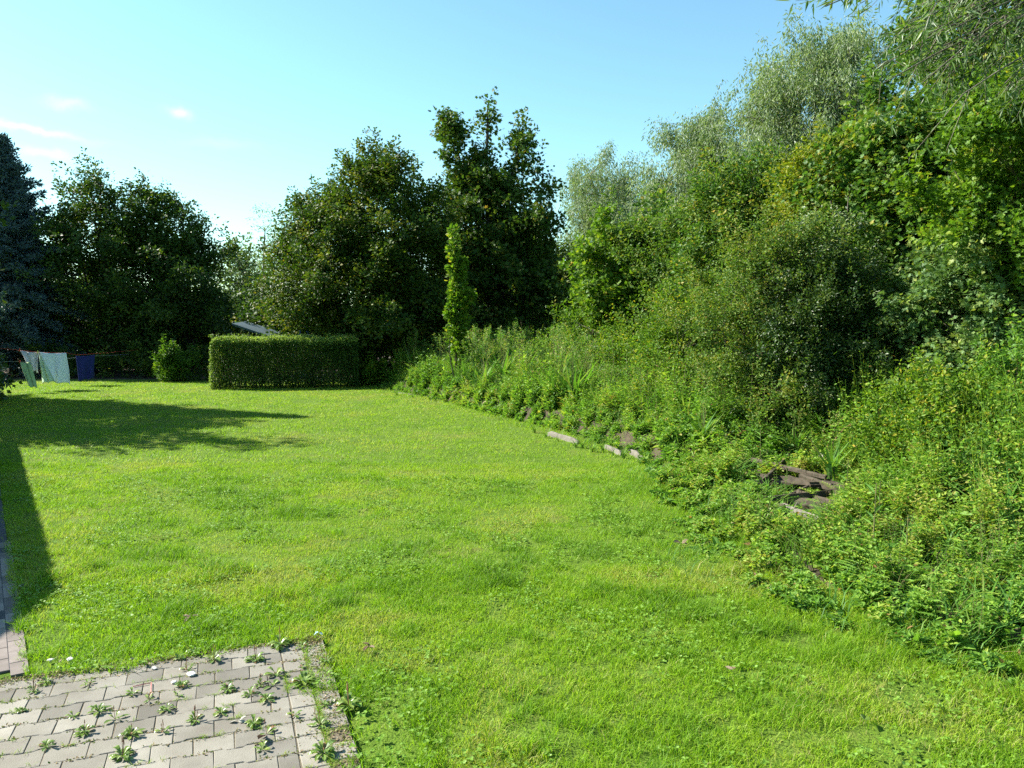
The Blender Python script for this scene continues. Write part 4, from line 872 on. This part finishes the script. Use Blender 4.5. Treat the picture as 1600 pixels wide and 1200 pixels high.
# ------------------------------------------------------------------ single plants standing out of the bank
def plant_meshes(kind, seed):
    rg = np.random.default_rng(seed); mb = MB(); Ps = []
    if kind == 'grass':       # tall grass tuft with feathery heads, 1 m
        n = 34; az = rg.random(n) * 6.28; d = np.stack([np.cos(az) * .22, np.sin(az) * .22, np.ones(n)], 1)
        Ps.append(leaves('blade', rg.normal(0, .05, (n, 3)) * (1, 1, 0), d, np.stack([-np.cos(az), -np.sin(az), np.full(n, .2)], 1), .5 + .45 * rg.random(n), np.clip(rg.normal(.5, .2, n), 0, 1)))
        for i in range(6):
            a = rg.random() * 6.28; r_ = .04 + .12 * rg.random(); h = .85 + .3 * rg.random(); p = [(0, 0, 0), (math.cos(a) * r_ * .5, math.sin(a) * r_ * .5, h * .55), (math.cos(a) * r_, math.sin(a) * r_, h)]
            mb.tube(p, [.004, .003, .0015], 4, cap=False)
            Ps.append(spray(rg, 'farlance', np.array([p[2]]), np.array([(math.cos(a) * .2, math.sin(a) * .2, 1.)]), .24, .025, 26, .05, .62, flat=0, droop=0))
        mt, sm = 'longgrass', 'stem'
    elif kind == 'nettle':
        for j in range(4):
            x0, y0 = rg.normal(0, .1, 2); h = .8 + .35 * rg.random(); lx, ly = rg.normal(0, .08, 2); mb.tube([(x0, y0, 0), (x0 + lx, y0 + ly, h)], [.006, .002], 5, cap=False)
            k = 15; t = np.repeat(np.arange(k) / k * .9 + .1, 2); az = np.repeat(np.arange(k) * 1.57 + rg.random() * 3, 2) + np.tile([0, math.pi], k) + rg.normal(0, .2, 2 * k)
            pos = np.stack([x0 + lx * t, y0 + ly * t, h * t], 1); d = np.stack([np.cos(az), np.sin(az), rg.normal(.05, .25, 2 * k)], 1)
            Ps.append(leaves('oval', pos, d, np.stack([-.3 * np.cos(az), -.3 * np.sin(az), np.ones(2 * k)], 1) + rg.normal(0, .2, (2 * k, 3)), .1 * (1.05 - .75 * t), np.clip(rg.normal(.42, .12, 2 * k), 0, 1)))
        mt, sm = 'weed', 'stem'
    elif kind == 'tansy':
        for j in range(12):
            a = rg.random() * 6.28; h = .2 + .35 * rg.random(); e = np.array((math.cos(a) * h * .5, math.sin(a) * h * .5, h)); mb.tube([(0, 0, 0), e * (.6, .6, .7), e], [.004, .003, .002], 4, cap=False)
            for q_ in range(3):
                p = e * (.5 + .25 * q_); aa = a + rg.normal(0, .8); Ps.append(leaves('pinnate', p[None], np.array([(math.cos(aa), math.sin(aa), .45)]), np.array([(-.4 * math.cos(aa), -.4 * math.sin(aa), 1.)]), np.array([.2 + .12 * rg.random()]), np.array([np.clip(rg.normal(.6, .12), 0, .8)])))
        mt, sm = 'weed', 'stem'
    elif kind == 'dock':      # wide broad blades
        n = 9; az = rg.random(n) * 6.28; mb.tube([(0, 0, 0), (.02, 0, .8)], [.008, .004], 5)
        pos = np.stack([np.zeros(n), np.zeros(n), .15 + .6 * np.arange(n) / n], 1)
        Ps.append(leaves('lance', pos, np.stack([np.cos(az), np.sin(az), np.full(n, .35)], 1), np.stack([-np.cos(az) * .4, -np.sin(az) * .4, np.ones(n)], 1), .2 + .08 * rg.random(n), np.clip(rg.normal(.4, .12, n), 0, 1)))
        Ps.append(leaves('oval', pos[:5] * (1, 1, .4), np.stack([np.cos(az[:5] + 1), np.sin(az[:5] + 1), np.full(5, .3)], 1), np.tile((0, 0, 1.), (5, 1)), np.full(5, .13), np.full(5, .4)))
        mt, sm = 'weed', 'stem'
    elif kind == 'cane':      # arching bramble / elder shoot with pairs of leaves
        for j in range(3):
            a = rg.random() * 6.28; l = 1 + .3 * rg.random(); ts = np.linspace(0, 1, 8); q_ = np.stack([np.cos(a) * .35 * l * ts ** 2, np.sin(a) * .35 * l * ts ** 2, l * (ts - .18 * ts ** 3)], 1); mb.tube(q_, np.linspace(.006, .002, 8), 4, cap=False)
            for t in np.linspace(.15, 1, 14):
                p = np.array([np.interp(t, ts, q_[:, c]) for c in range(3)])[None]; az = rg.random() * 6.28; Ps.append(leaves('oval', np.repeat(p, 3, 0), np.stack([np.cos(az + np.array([0, 1, -1])), np.sin(az + np.array([0, 1, -1])), np.full(3, .2)], 1), np.tile((0, 0, 1.), (3, 1)) + rg.normal(0, .3, (3, 3)), np.full(3, .075), np.clip(rg.normal(.62, .15, 3), 0, 1)))
        mt, sm = 'weed', 'redstem'
    q = merge(Ps)
    return mesh_np('leaves', *q[:3], M[mt], q[3]), mb.mesh('stem', M[sm])
KM = {k: [plant_meshes(k, 400 + 7 * i + j) for j in range(3)] for i, k in enumerate(['grass', 'nettle', 'tansy', 'dock', 'cane'])}
def stand(kind, name, label, cat, group, x, y, s, i):
    r_ = empty(name, (x, y, float(terrain(x, y)) - .01), (i * 2.39) % 6.28); r_.scale = (s, s, s); tag(r_, label, cat, group)
    a, b = KM[kind][i % 3]; link('leaves', a, r_); link('stem', b, r_)
def scatter(kind, name, label, cat, group, n, ylo, yhi, dlo, dhi, slo, shi, seed, xlo=-5, xhi=9):
    rg = np.random.default_rng(seed); c = 0; t = 0
    while c < n and t < 9000:
        t += 1; y = ylo + (yhi - ylo) * rg.random(); x = xlo + (xhi - xlo) * rg.random(); d = float(bdist(x, y))
        if not (dlo < d < dhi) or abs(x) > y * 800 / F: continue
        if any(math.hypot(x - q_[0], y - q_[1]) < r_ for q_, r_ in LOGC): continue
        stand(kind, name, label, cat, group, x, y, slo + (shi - slo) * rg.random(), c); c += 1
scatter('grass', 'tall_grass', 'tall flowering grass tuft on the far bank', 'grass tuft', 'tall grass tufts on the far bank', 75, 16, 25, .5, 2.4, .8, 1.3, 501, -5, 2)
scatter('nettle', 'nettle', 'upright nettle among the weeds of the bank', 'nettle', 'nettles on the bank', 55, 11, 24, .5, 2.8, .55, .95, 502)
scatter('tansy', 'tansy', 'feathery-leaved tansy low in the weeds at the right', 'plant', 'feathery plants beside the lawn edge', 12, 4.6, 8.5, .5, 1.8, .5, .85, 503)
scatter('nettle', 'nettle', 'young light green nettle close to the lawn edge at the right', 'nettle', 'young nettles at the lawn edge', 26, 5, 9.5, .3, 2.0, .3, .5, 512)
scatter('grass', 'tall_grass', 'waist-high grass tuft in the weeds behind the edging boards', 'grass tuft', 'grass tufts in the weeds behind the edging boards', 26, 9.5, 16, .5, 2.6, .5, .85, 513)
scatter('nettle', 'nettle', 'tall dark nettle in the thicket left of the privet bush', 'nettle', 'nettles left of the privet bush', 30, 12, 18, 1.2, 3.0, .9, 1.3, 514)
scatter('cane', 'bramble', 'arching bramble cane with reddish stem on the bank', 'bramble', 'bramble canes on the bank', 34, 9, 22, .9, 3, .55, .95, 504)
scatter('dock', 'dock', 'broad-bladed dock plant on the right-hand bank', 'plant', 'dock plants on the bank', 8, 6.5, 11, 1.0, 2.6, .6, .9, 505)
x, y = gnd(1560, 760); stand('dock', 'reed', 'single reed-like plant with long spreading blades near the right edge', 'plant', None, x, y, 1.1, 1)
# thistle gone to seed
x, y = gnd(1500, 700, .4); root = empty('thistle', (x, y, float(terrain(x, y)))); tag(root, 'thistle with fluffy pinkish-white seed heads at the right', 'plant')
P0 = np.array(root.location); mb = MB(); pf = []
rg = np.random.default_rng(9)
for px, py in [(1490, 612), (1513, 603), (1502, 620), (1518, 612)]:
    e = at(px, py, y - .05) - P0; mb.tube([(0, 0, 0), e * (.5, .5, .6), e], [.006, .004, .003], 5); n = 90
    pf.append(leaves('lance', np.tile(e, (n, 1)) + rg.normal(0, .018, (n, 3)), rv(rg, n) + (0, 0, .3), rv(rg, n), .05 + .03 * rg.random(n), rg.random(n)))
q = merge(pf); link('seed_heads', mesh_np('seed_heads', *q[:3], leafmat('fluff', [(0, (.5, .42, .38)), (1, (.65, .58, .52))], .4, .8, .1), q[3]), root); mb.build('stem', M['stem'], root)

# ------------------------------------------------------------------ boards, logs
def board(label, p1, p2, h, seed, tilt=0, lift=.0):
    h = h * .55
    a = np.array(gnd(*p1)); b = np.array(gnd(*p2)); c = (a + b) / 2; d = b - a; l = np.linalg.norm(d); rg = np.random.default_rng(seed)
    mb = MB(); n = 9; t = .035; V = []; Fs = []
    for i in range(n):
        u = (i / (n - 1) - .5) * l; top = h * (1 + .08 * rg.normal()) * (.7 if i in (0, n - 1) else 1)
        for yy, zz in ((-t / 2, -.08), (t / 2, -.08), (t / 2, top), (-t / 2, top)): V.append((u, yy + rg.normal(0, .002), zz))
    for i in range(n - 1):
        for k in range(4): Fs.append((i * 4 + k, i * 4 + (k + 1) % 4, (i + 1) * 4 + (k + 1) % 4, (i + 1) * 4 + k))
    Fs += [(0, 1, 2, 3), tuple((n - 1) * 4 + k for k in (3, 2, 1, 0))]; mb.add(V, Fs)
    o = mb.build('edging_board', M['board'], loc=(c[0], c[1], lift - .03)); o.rotation_euler = (R(-14) + tilt, 0, math.atan2(d[1], d[0])); tag(o, label, 'board', 'weathered boards edging the bank')
board('weathered pale board at the foot of the bank nearest the hedge, low and white', (622, 614), (668, 620), .1, 1)
board('weathered board with a clear grey face in the middle of the bank edge', (855, 680), (902, 694), .21, 2)
board('short weathered board left of the nearest one, half sunk in grass', (944, 700), (970, 712), .19, 3)
board('nearest weathered edging board, its pale top showing above the grass', (978, 706), (1016, 726), .2, 4)
board('grey board end hidden in the weeds right of the nearest edging board', (1060, 742), (1085, 756), .16, 5)
def gndt(px, py):
    z = 0.0
    for i in range(12): x, y = gnd(px, py, z); z = .5 * z + .5 * float(terrain(x, y))
    return gnd(px, py, z)
def logpiece(label, p1, p2, rad, mat, seed, z1=.06, z2=.06, name='log'):
    rg = np.random.default_rng(seed); a = np.array(gndt(*p1)); b = np.array(gndt(*p2)); n = 13
    za = float(terrain(*a)) + z1; zb = float(terrain(*b)) + z2; mb = MB(); A = np.array((*a, za)); B = np.array((*b, zb)); c = (A + B) / 2
    pts = np.array([A + (B - A) * t for t in np.linspace(0, 1, n)]) - c + rg.normal(0, rad * .05, (n, 3)); rr = rad * .8 * np.linspace(.95, .8, n)
    mb.tube(pts, rr, 6); V = mb.v[0]; k_ = np.tile(rg.normal(0, rad * .35, 6), n)[:len(V)]; V[:, 2] += k_; V[:, 1] += np.tile(rg.normal(0, rad * .3, 6), n)[:len(V)]; V += rg.normal(0, rad * .03, V.shape)
    for q_ in range(int(rg.integers(1, 3))):
        e = pts[rg.integers(3, 10)]; dq = rg.normal(0, 1, 3); dq[2] = abs(dq[2]); dq = norm(dq); mb.tube([e, e + dq * rad * 1.7], [rad * .35, rad * .2], 7)
    o = mb.build(name, M[mat], loc=tuple(c)); tag(o, label, 'log', 'old logs rotting at the foot of the privet bush')
logpiece('pale grey split log in front of the log pile', (1222, 800), (1282, 822), .07, 'logpale', 1)
logpiece('dark log just behind the pale grey split log', (1180, 785), (1310, 800), .085, 'log', 2, .05, .08)
logpiece('dark long log across the middle of the pile', (1165, 755), (1325, 775), .08, 'log', 3, .1, .1)
logpiece('dark log at the back left of the pile', (1150, 738), (1240, 760), .075, 'log', 4, .06, .1)
logpiece('thick dark log ending under the privet bush', (1225, 738), (1320, 752), .09, 'log', 5, .12, .1)
logpiece('short log lying crosswise on the left of the pile', (1195, 772), (1225, 738), .06, 'log', 6, .18, .16)
logpiece('pale stripped branch on the right of the log pile', (1280, 742), (1322, 756), .03, 'logpale', 7, .26, .22)
logpiece('dark log end sticking out right of the pile', (1290, 792), (1345, 812), .065, 'log', 8)
logpiece('dark log in the hollow right of the log pile', (1385, 835), (1440, 842), .075, 'log', 9)
logpiece('dark branch in the weeds at the right edge', (1540, 838), (1600, 818), .03, 'log', 10, .08, .16)
logpiece('dark rotten board across the front of the pile', (1190, 795), (1300, 786), .05, 'log', 12, .1, .12)
logpiece('flat dark plank leaning at the back right of the pile', (1250, 765), (1330, 785), .05, 'log', 13, .16, .1)
logpiece('dark rotten piece low at the left of the pile', (1140, 772), (1215, 785), .05, 'log', 14, .05, .05)
logpiece('dark broken branch across the top of the pile', (1175, 742), (1290, 770), .035, 'log', 15, .22, .2)
for k_, (pa, pb) in enumerate([((1165, 790), (1225, 806)), ((1245, 782), (1305, 800)), ((1205, 752), (1262, 744)), ((1255, 800), (1300, 812)), ((1170, 765), (1235, 768)), ((1265, 775), (1322, 768)), ((1225, 790), (1262, 775))]):
    logpiece('small dark splintered piece, ' + ['leftmost in front of the pile', 'right of the pale split log', 'at the upper left of the pile', 'lowest at the right front of the pile', 'left of the middle of the pile', 'at the right end of the long middle log', 'wedged just behind the pale split log'][k_], pa, pb, .036, 'log', 30 + k_, .07 + .03 * (k_ % 3), .1)
logpiece('short dark stump end at the lower left of the pile', (1205, 820), (1235, 812), .05, 'log', 11, .03, .03)

# ------------------------------------------------------------------ washing line
def clothmat(name, c):
    return solid(name, tuple(k * .92 for k in c), c, 20, .9, .25, 220)
def cloth(label, cs, Y, Y2, mat, seed, name='towel', cat='laundry', amp=.05, parent=None, waves=2.2):
    """cs: tl,tr,br,bl pixels; Y depth of the left, Y2 of the right side"""
    nu, nv = 22, 20; rg = np.random.default_rng(seed); ph = rg.random(3) * 6.28
    P = np.array([at(cs[0][0], cs[0][1], Y), at(cs[1][0], cs[1][1], Y2), at(cs[2][0], cs[2][1], Y2 - .12), at(cs[3][0], cs[3][1], Y - .12)])
    u, v = np.meshgrid(np.linspace(0, 1, nu), np.linspace(0, 1, nv)); u_, v_ = u[..., None], v[..., None]
    G_ = (P[0] * (1 - u_) + P[1] * u_) * (1 - v_) + (P[3] * (1 - u_) + P[2] * u_) * v_
    wv = np.sin(u * waves * 6.28 + ph[0] + v * 1.3) * amp * (v ** .7) + np.sin(u * 9 + ph[1] + v * 5) * amp * .3
    G_[..., 1] += wv; G_[..., 2] -= .03 * np.sin(u * math.pi) * (1 - v) ; G_[..., 2] += .02 * np.sin(u * 12 + ph[2]) * v
    off = P[0].copy(); Vv = G_.reshape(-1, 3) - off
    ii = (np.arange(nv - 1)[:, None] * nu + np.arange(nu - 1)[None, :]).ravel(); Q_ = np.stack([ii, ii + nu, ii + nu + 1, ii + 1], 1)
    me = mesh_np(name, Vv if parent is None else Vv + off - np.array(parent.location), Q_.ravel(), np.full(len(Q_), 4), mat, smooth=True)
    o = link(name, me, parent, tuple(off) if parent is None else None); s = o.modifiers.new('thickness', 'SOLIDIFY'); s.thickness = .006; s.offset = 0
    if parent is None: tag(o, label, cat)
    return o
YL = 23.4
mw = clothmat('whitecloth', (.82, .84, .86)); mp = clothmat('pinkcloth', (.62, .58, .6)); mg = clothmat('greencloth', (.52, .64, .5)); mg2 = clothmat('lightgreencloth', (.38, .5, .26)); mbk = clothmat('bluecloth', (.012, .02, .12))
cloth('pinkish-white towel on the washing line, left of the big white sheet', [(31, 547), (60, 550), (60, 583), (48, 577)], YL, YL + .1, mp, 1)
sh = cloth('big white sheet on the washing line with a pale green fold', [(61, 550), (104, 551), (111, 600), (70, 596)], YL + .1, YL + .5, mw, 2, 'sheet', amp=.06)
cloth('', [(60, 551), (64, 555), (86, 596), (66, 599)], YL + .0, YL - .02, mg, 3, 'fold', parent=sh, amp=.03)
cloth('light green towel blowing on the lower line in front of the pinkish one', [(31, 565), (47, 565), (58, 605), (44, 604)], YL - .6, YL - .5, mg2, 4, amp=.03)
cloth('dark blue towel hanging in the shade right of the white sheet', [(119, 556), (148, 554), (146, 592), (123, 595)], 25.0, 25.4, mbk, 5)
def lineobj(label, pts, mat):
    mb = MB(); pts = np.array(pts); out = []
    for a, b in zip(pts[:-1], pts[1:]):
        l = np.linalg.norm(b - a)
        for t in np.linspace(0, 1, 9)[:-1]: p = a + (b - a) * t; p[2] -= .012 * l * 4 * t * (1 - t) * .3; out.append(p)
    out.append(pts[-1]); mb.tube(np.array(out), .0042, 5); o = mb.build('washing_line', mat); tag(o, label, 'washing line')
redl = solid('redcord', (.45, .05, .04), (.55, .08, .06), 30, .6, 0); greyl = solid('greycord', (.3, .32, .32), (.4, .42, .42), 30, .6, 0)
post = at(-75, 536, 22.6)
lineobj('red upper washing line carrying the white sheet', [post, at(31, 547, YL), at(60, 550.5, YL + .1), at(104, 551, YL + .5), at(119, 554.5, 25.0), at(148, 552.5, 25.4), at(228, 545, 28.9)], redl)
lineobj('grey lower washing line carrying the light green towel', [at(-75, 567, 22.0), at(31, 564.5, YL - .6), at(47, 564.5, YL - .5), at(60, 563, YL - .4), at(150, 556, 27), at(228, 552, 28.9)], greyl)
mb = MB(); mb.tube([(post[0], 22.3, -.1), (post[0], 22.3, 1.9)], .05, 8); mb.box((post[0], 22.3, 1.45), (.06, .9, .06)); o = mb.build('line_post', M['log']); tag(o, 'wooden post of the washing line just beyond the left edge', 'post')
for i, (px, py, Yd, c, lb) in enumerate([(31, 547, YL, (.6, .12, .06), 'orange-red peg on the left corner of the pinkish towel'), (59, 550, YL + .1, (.6, .6, .15), 'yellow-green peg between the pinkish towel and the white sheet'), (31, 565, YL - .6, (.6, .12, .06), 'orange-red peg on the light green towel')]):
    mb = MB(); p = at(px, py, Yd - .02); mb.box((-.006, 0, 0), (.009, .02, .08)); mb.box((.006, 0, 0), (.009, .02, .08), .15); mb.tube([(-.014, 0, .005), (.014, 0, .005)], .006, 6)
    o = mb.build('clothes_peg', solid('peg%d' % i, c, c, 5, .5, 0), loc=tuple(p)); tag(o, lb, 'peg')

# ------------------------------------------------------------------ things behind the hedge
# lean-to canopy: one sloping fabric roof, high edge at the left
ap = at(364, 505, 26.3); lw = at(420, 524, 26.3); root = empty('garden_canopy', (ap[0], 26.3, 0)); tag(root, 'grey-blue sloping canopy roof peeking over the left half of the hedge', 'canopy')
cm = clothmat('canopycloth', (.045, .08, .095)); zt, ze, w_ = ap[2], lw[2], lw[0] - ap[0]
mb = MB(); mb.add([(0, -.1, zt), (w_, -.1, ze), (w_, 1.6, ze + .05), (-.1, 1.6, zt + .05), (0, -.1, zt - .06), (w_, -.1, ze - .06), (w_, 1.6, ze - .01), (-.1, 1.6, zt - .01)], [(0, 1, 2, 3), (7, 6, 5, 4), (0, 4, 5, 1), (1, 5, 6, 2), (2, 6, 7, 3), (3, 7, 4, 0)])
mb.build('roof', cm, root)
mtl = solid('paintedmetal', (.05, .07, .06), (.07, .09, .08), 8, .5, 0)
for x_, z_ in ((.3, zt - .12), (w_ - .04, ze)):
    for y_ in (.7, 1.4):
        mb = MB(); mb.tube([(x_, y_, -.05), (x_, y_, z_ - .04)], .02, 8); mb.build('leg', mtl, root)
# swing frame
tp = at(476, 506, 27.0); root = empty('swing_frame', (tp[0], 27.0, 0)); tag(root, 'blue-legged swing frame with a pale wooden beam just showing over the hedge', 'swing')
bluep = solid('bluepaint', (.05, .1, .4), (.08, .15, .5), 8, .4, 0); wood = solid('wood', (.42, .33, .22), (.6, .5, .38), 8, .8, .3)
th = tp[2]
for yy in (-.1, 2.0):
    for sx in (-1, 1):
        mb = MB(); mb.tube([(sx * .62, yy, -.02), (sx * .04, yy, th)], .032, 8); mb.build('leg', bluep, root)
mb = MB(); mb.box((0, .95, th + .03), (.11, 2.5, .1)); mb.build('beam', wood, root)
mb = MB(); mb.box((0, .9, .42), (.16, .42, .03)); s_ = mb.build('seat', solid('redplastic', (.5, .03, .03), (.6, .05, .04), 5, .35, 0), root)
for yy in (.72, 1.08):
    mb = MB(); mb.tube([(0, yy, .42), (0, yy, th)], .006, 5); mb.build('rope', greyl, s_)

# ------------------------------------------------------------------ the house left of the frame (casts the shadow on the lawn)
He = 2.6; k_ = He / math.tan(EL); Ec = HP - k_ * np.array((SX, SY)); SL = .73; DP = 3.4; LEN = 9.5
root = empty('house', (Ec[0], Ec[1], 0)); root.rotation_euler = (0, 0, math.atan2(HD[1], HD[0])); tag(root, 'low gabled house just beyond the left edge of the photo', 'house')
# local: x along HD, +y away from the lawn
mb = MB(); mb.box((LEN / 2 + .25, .45 + DP - .25, 1.28), (LEN - .5, 2 * DP - .7, 2.56)); mb.add([(.3, .45, 2.56), (.3, 2 * DP - .3, 2.56), (.3, DP, 2.56 + SL * (DP - .5))], [(0, 1, 2)]); mb.add([(LEN - .2, .45, 2.56), (LEN - .2, 2 * DP - .3, 2.56), (LEN - .2, DP, 2.56 + SL * (DP - .5))], [(0, 2, 1)])
mb.build('wall', M['render'], root)
mb = MB(); rt_ = .14
for sgn in (0, 1):
    f_ = (lambda yy: yy) if sgn == 0 else (lambda yy: 2 * DP - yy)
    V = [(x_, f_(yy), z_) for x_ in (0, LEN) for yy, z_ in ((0, He - rt_), (0, He), (DP, He + SL * DP), (DP, He + SL * DP - rt_))]
    mb.add(V, [(0, 1, 2, 3), (4, 7, 6, 5), (0, 4, 5, 1), (1, 5, 6, 2), (0, 3, 7, 4)])
mb.build('roof', M['rooftile'], root)
gl = solid('glass', (.03, .04, .05), (.05, .06, .07), 2, .08, 0, spec=.6); wp = solid('whitepaint', (.7, .7, .68), (.8, .8, .78), 5, .4, 0)
for xx in (2.2, 5.2):
    mb = MB(); mb.box((xx, .43, 1.5), (1.3, .06, 1.1)); f1 = mb.build('window', wp, root); mb = MB(); mb.box((xx, .395, 1.5), (1.14, .02, .94)); mb.build('pane', gl, f1)
mb = MB(); mb.box((7.6, .43, 1.03), (.95, .06, 2.05)); dr = mb.build('door', M['log'], root); mb = MB(); mb.tube([(7.25, .39, 1.05), (7.25, .36, 1.05), (7.37, .36, 1.05)], .012, 6); mb.build('handle', mtl, dr)

# leafy herbs closing the bank at the right edge
for i, (bx, Yb, lb, lo, mat, lf) in enumerate([
    (1500, 9.6, 'chest-high mixed green herbs right of the privet bush', [(1480, 640, 9.6, 70, 60, .6), (1430, 680, 9.4, 60, 50, .5)], 'brightleaf', .05),
    (1590, 9.2, 'dense herb thicket at the right edge level with the fluffy thistle', [(1580, 620, 9.6, 60, 90, .6), (1620, 690, 9.0, 60, 70, .5)], 'weed', .055),
    (1530, 8.4, 'yellowing low herb thicket in front at the right', [(1520, 735, 8.5, 70, 45, .5), (1600, 770, 8.0, 60, 45, .45)], 'weed', .045),
    (1620, 11.0, 'tall green shrub behind the herbs at the right edge', [(1610, 560, 11.2, 90, 70, .9), (1540, 610, 11.0, 70, 60, .8)], 'darkmaple', .055)]):
    bush('herb_thicket' if i < 3 else 'bush', lb, 'bush', (bx, Yb), [lobe(*l) for l in lo], 'oval', mat, lf, 620, 30, 601 + i, L=.3, W=.14, shell=.25, tone=.45, shoots=.2, shootlen=.3, rough=.45, ctv=.22, ntw=60, rad=.02)

# low growth at the far end of the lawn
for i, (px, Yb, lo, lb, mat, tn) in enumerate([
    (283, 27.2, [(283, 568, 27.2, 34, 28, .6), (262, 578, 27, 20, 20, .5)], 'small sunlit yellow-green bush at the lawn end left of the clipped hedge', 'brightleaf', .2),
    (578, 25.6, [(577, 588, 25.4, 18, 16, .4), (590, 578, 25.8, 14, 20, .4)], 'small leafy bush filling the gap between the clipped hedge and the tall weeds', 'brightleaf', .45),
    (200, 28.6, [(200, 570, 28.6, 60, 32, .8), (140, 575, 28.6, 50, 26, .7)], 'low dark shrub along the lawn end behind the blue towel', 'leftmaple', .5),
    (60, 28.6, [(60, 570, 28.6, 60, 34, .8), (0, 570, 28.6, 50, 34, .8)], 'low dark shrub along the lawn end behind the white sheet', 'leftmaple', .4),
    (340, 27.8, [(330, 560, 27.6, 30, 30, .6), (420, 560, 27.6, 70, 26, .6)], 'low dark shrub hidden mostly behind the clipped hedge', 'leftmaple', .4),
    (560, 27.4, [(560, 555, 27.4, 40, 45, .8), (620, 550, 28, 40, 45, .8)], 'low dark shrub behind the right end of the clipped hedge', 'leftmaple', .4)]):
    bush('bush', lb, 'bush', (px, Yb), [lobe(*l) for l in lo], 'oval', mat, .08, 260, 26, 701 + i, L=.35, W=.18, shell=.2, tone=tn, shoots=.15, shootlen=.3, rough=.4, ctv=.2, ntw=30, rad=.02)

# fine grass sprigs growing out of the paving joints
rg = np.random.default_rng(820); n = 1500
row = rg.integers(0, 11, n); vv = -.10 - (row + .5) * HB + rg.normal(0, .006, n); uu = -rg.random(n) ** 1.5 * 2.6 - .02
seam = rg.random(n) < .35; uu[seam] = np.where(rg.random(seam.sum()) < .5, -.295, -.15) + rg.normal(0, .006, seam.sum()); vv[seam] = -rg.random(seam.sum()) * 1.7
k = (vnoise(uu * 7 + 3, vv * 7 + 9) > .55) | (uu > -.16); uu, vv = uu[k], vv[k]; n = len(uu) * 6; uu = np.repeat(uu, 6) + rg.normal(0, .006, n); vv = np.repeat(vv, 6) + rg.normal(0, .006, n)
pp = PC[None, :] + uu[:, None] * PU[None, :] + vv[:, None] * PV[None, :]; az = rg.random(n) * 6.28
q = leaves('blade', np.column_stack([pp, np.full(n, .017)]), np.stack([np.cos(az) * .8, np.sin(az) * .8, np.full(n, .8)], 1), np.stack([-np.cos(az), -np.sin(az), np.ones(n)], 1), .014 + .03 * rg.random(n), np.clip(rg.normal(.6, .2, n), 0, 1))
o = link('joint_grass', mesh_np('joint_grass', *q[:3], M['grass'], q[3])); tag(o, 'fine grass sprigs growing out of the paving joints', 'grass', kind='stuff')

# grass tufts growing up against the edging boards
for i, (px, py, s_) in enumerate([(853, 684, .17), (872, 690, .12), (899, 699, .2), (925, 706, .22), (942, 706, .2), (958, 712, .14), (974, 716, .22), (1000, 726, .15), (1018, 732, .26), (620, 618, .2), (645, 622, .16), (672, 626, .24), (835, 676, .24), (910, 700, .22)]):
    x, y = gnd(px, py); stand('grass', 'grass_tuft', 'small uncut grass tuft leaning on the weathered edging boards', 'grass tuft', 'small grass tufts along the edging boards', x, y, s_, i)
# dry brown stalks standing through the weeds
rg = np.random.default_rng(830); n = 2600; y = np.sqrt(rg.random(n) * (24 ** 2 - 5 ** 2) + 25); x = -5 + 15 * rg.random(n); h, d = weedheight(x, y)
k = (d > .8) & (d < 4.5) & in_view(x, y) & (fbm(x * 1.3 + 5, y * 1.3, 2) > .42); x, y, h = x[k], y[k], h[k]; n = len(x); hh = np.clip(h, .25, 1.1) * (.9 + .6 * rg.random(n))
dd = rg.normal(0, .16, (n, 3)); dd[:, 2] = 1; base = np.stack([x, y, terrain(x, y)], 1); tn = rg.random(n)
qa = leaves('stemline', base, dd, np.tile((.0, -1., .0), (n, 1)) + rg.normal(0, .4, (n, 3)), hh, tn)
qb = spray(rg, 'lance', base + norm(dd) * (hh * .93)[:, None], dd, .09, .014, 7, .03, .3, flat=0)
q = merge([qa, qb]); o = link('dry_stalks', mesh_np('dry_stalks', *q[:3], M['deadleaf'], q[3])); tag(o, 'dry brown seed stalks standing through the weeds of the bank', 'stalks', kind='stuff')
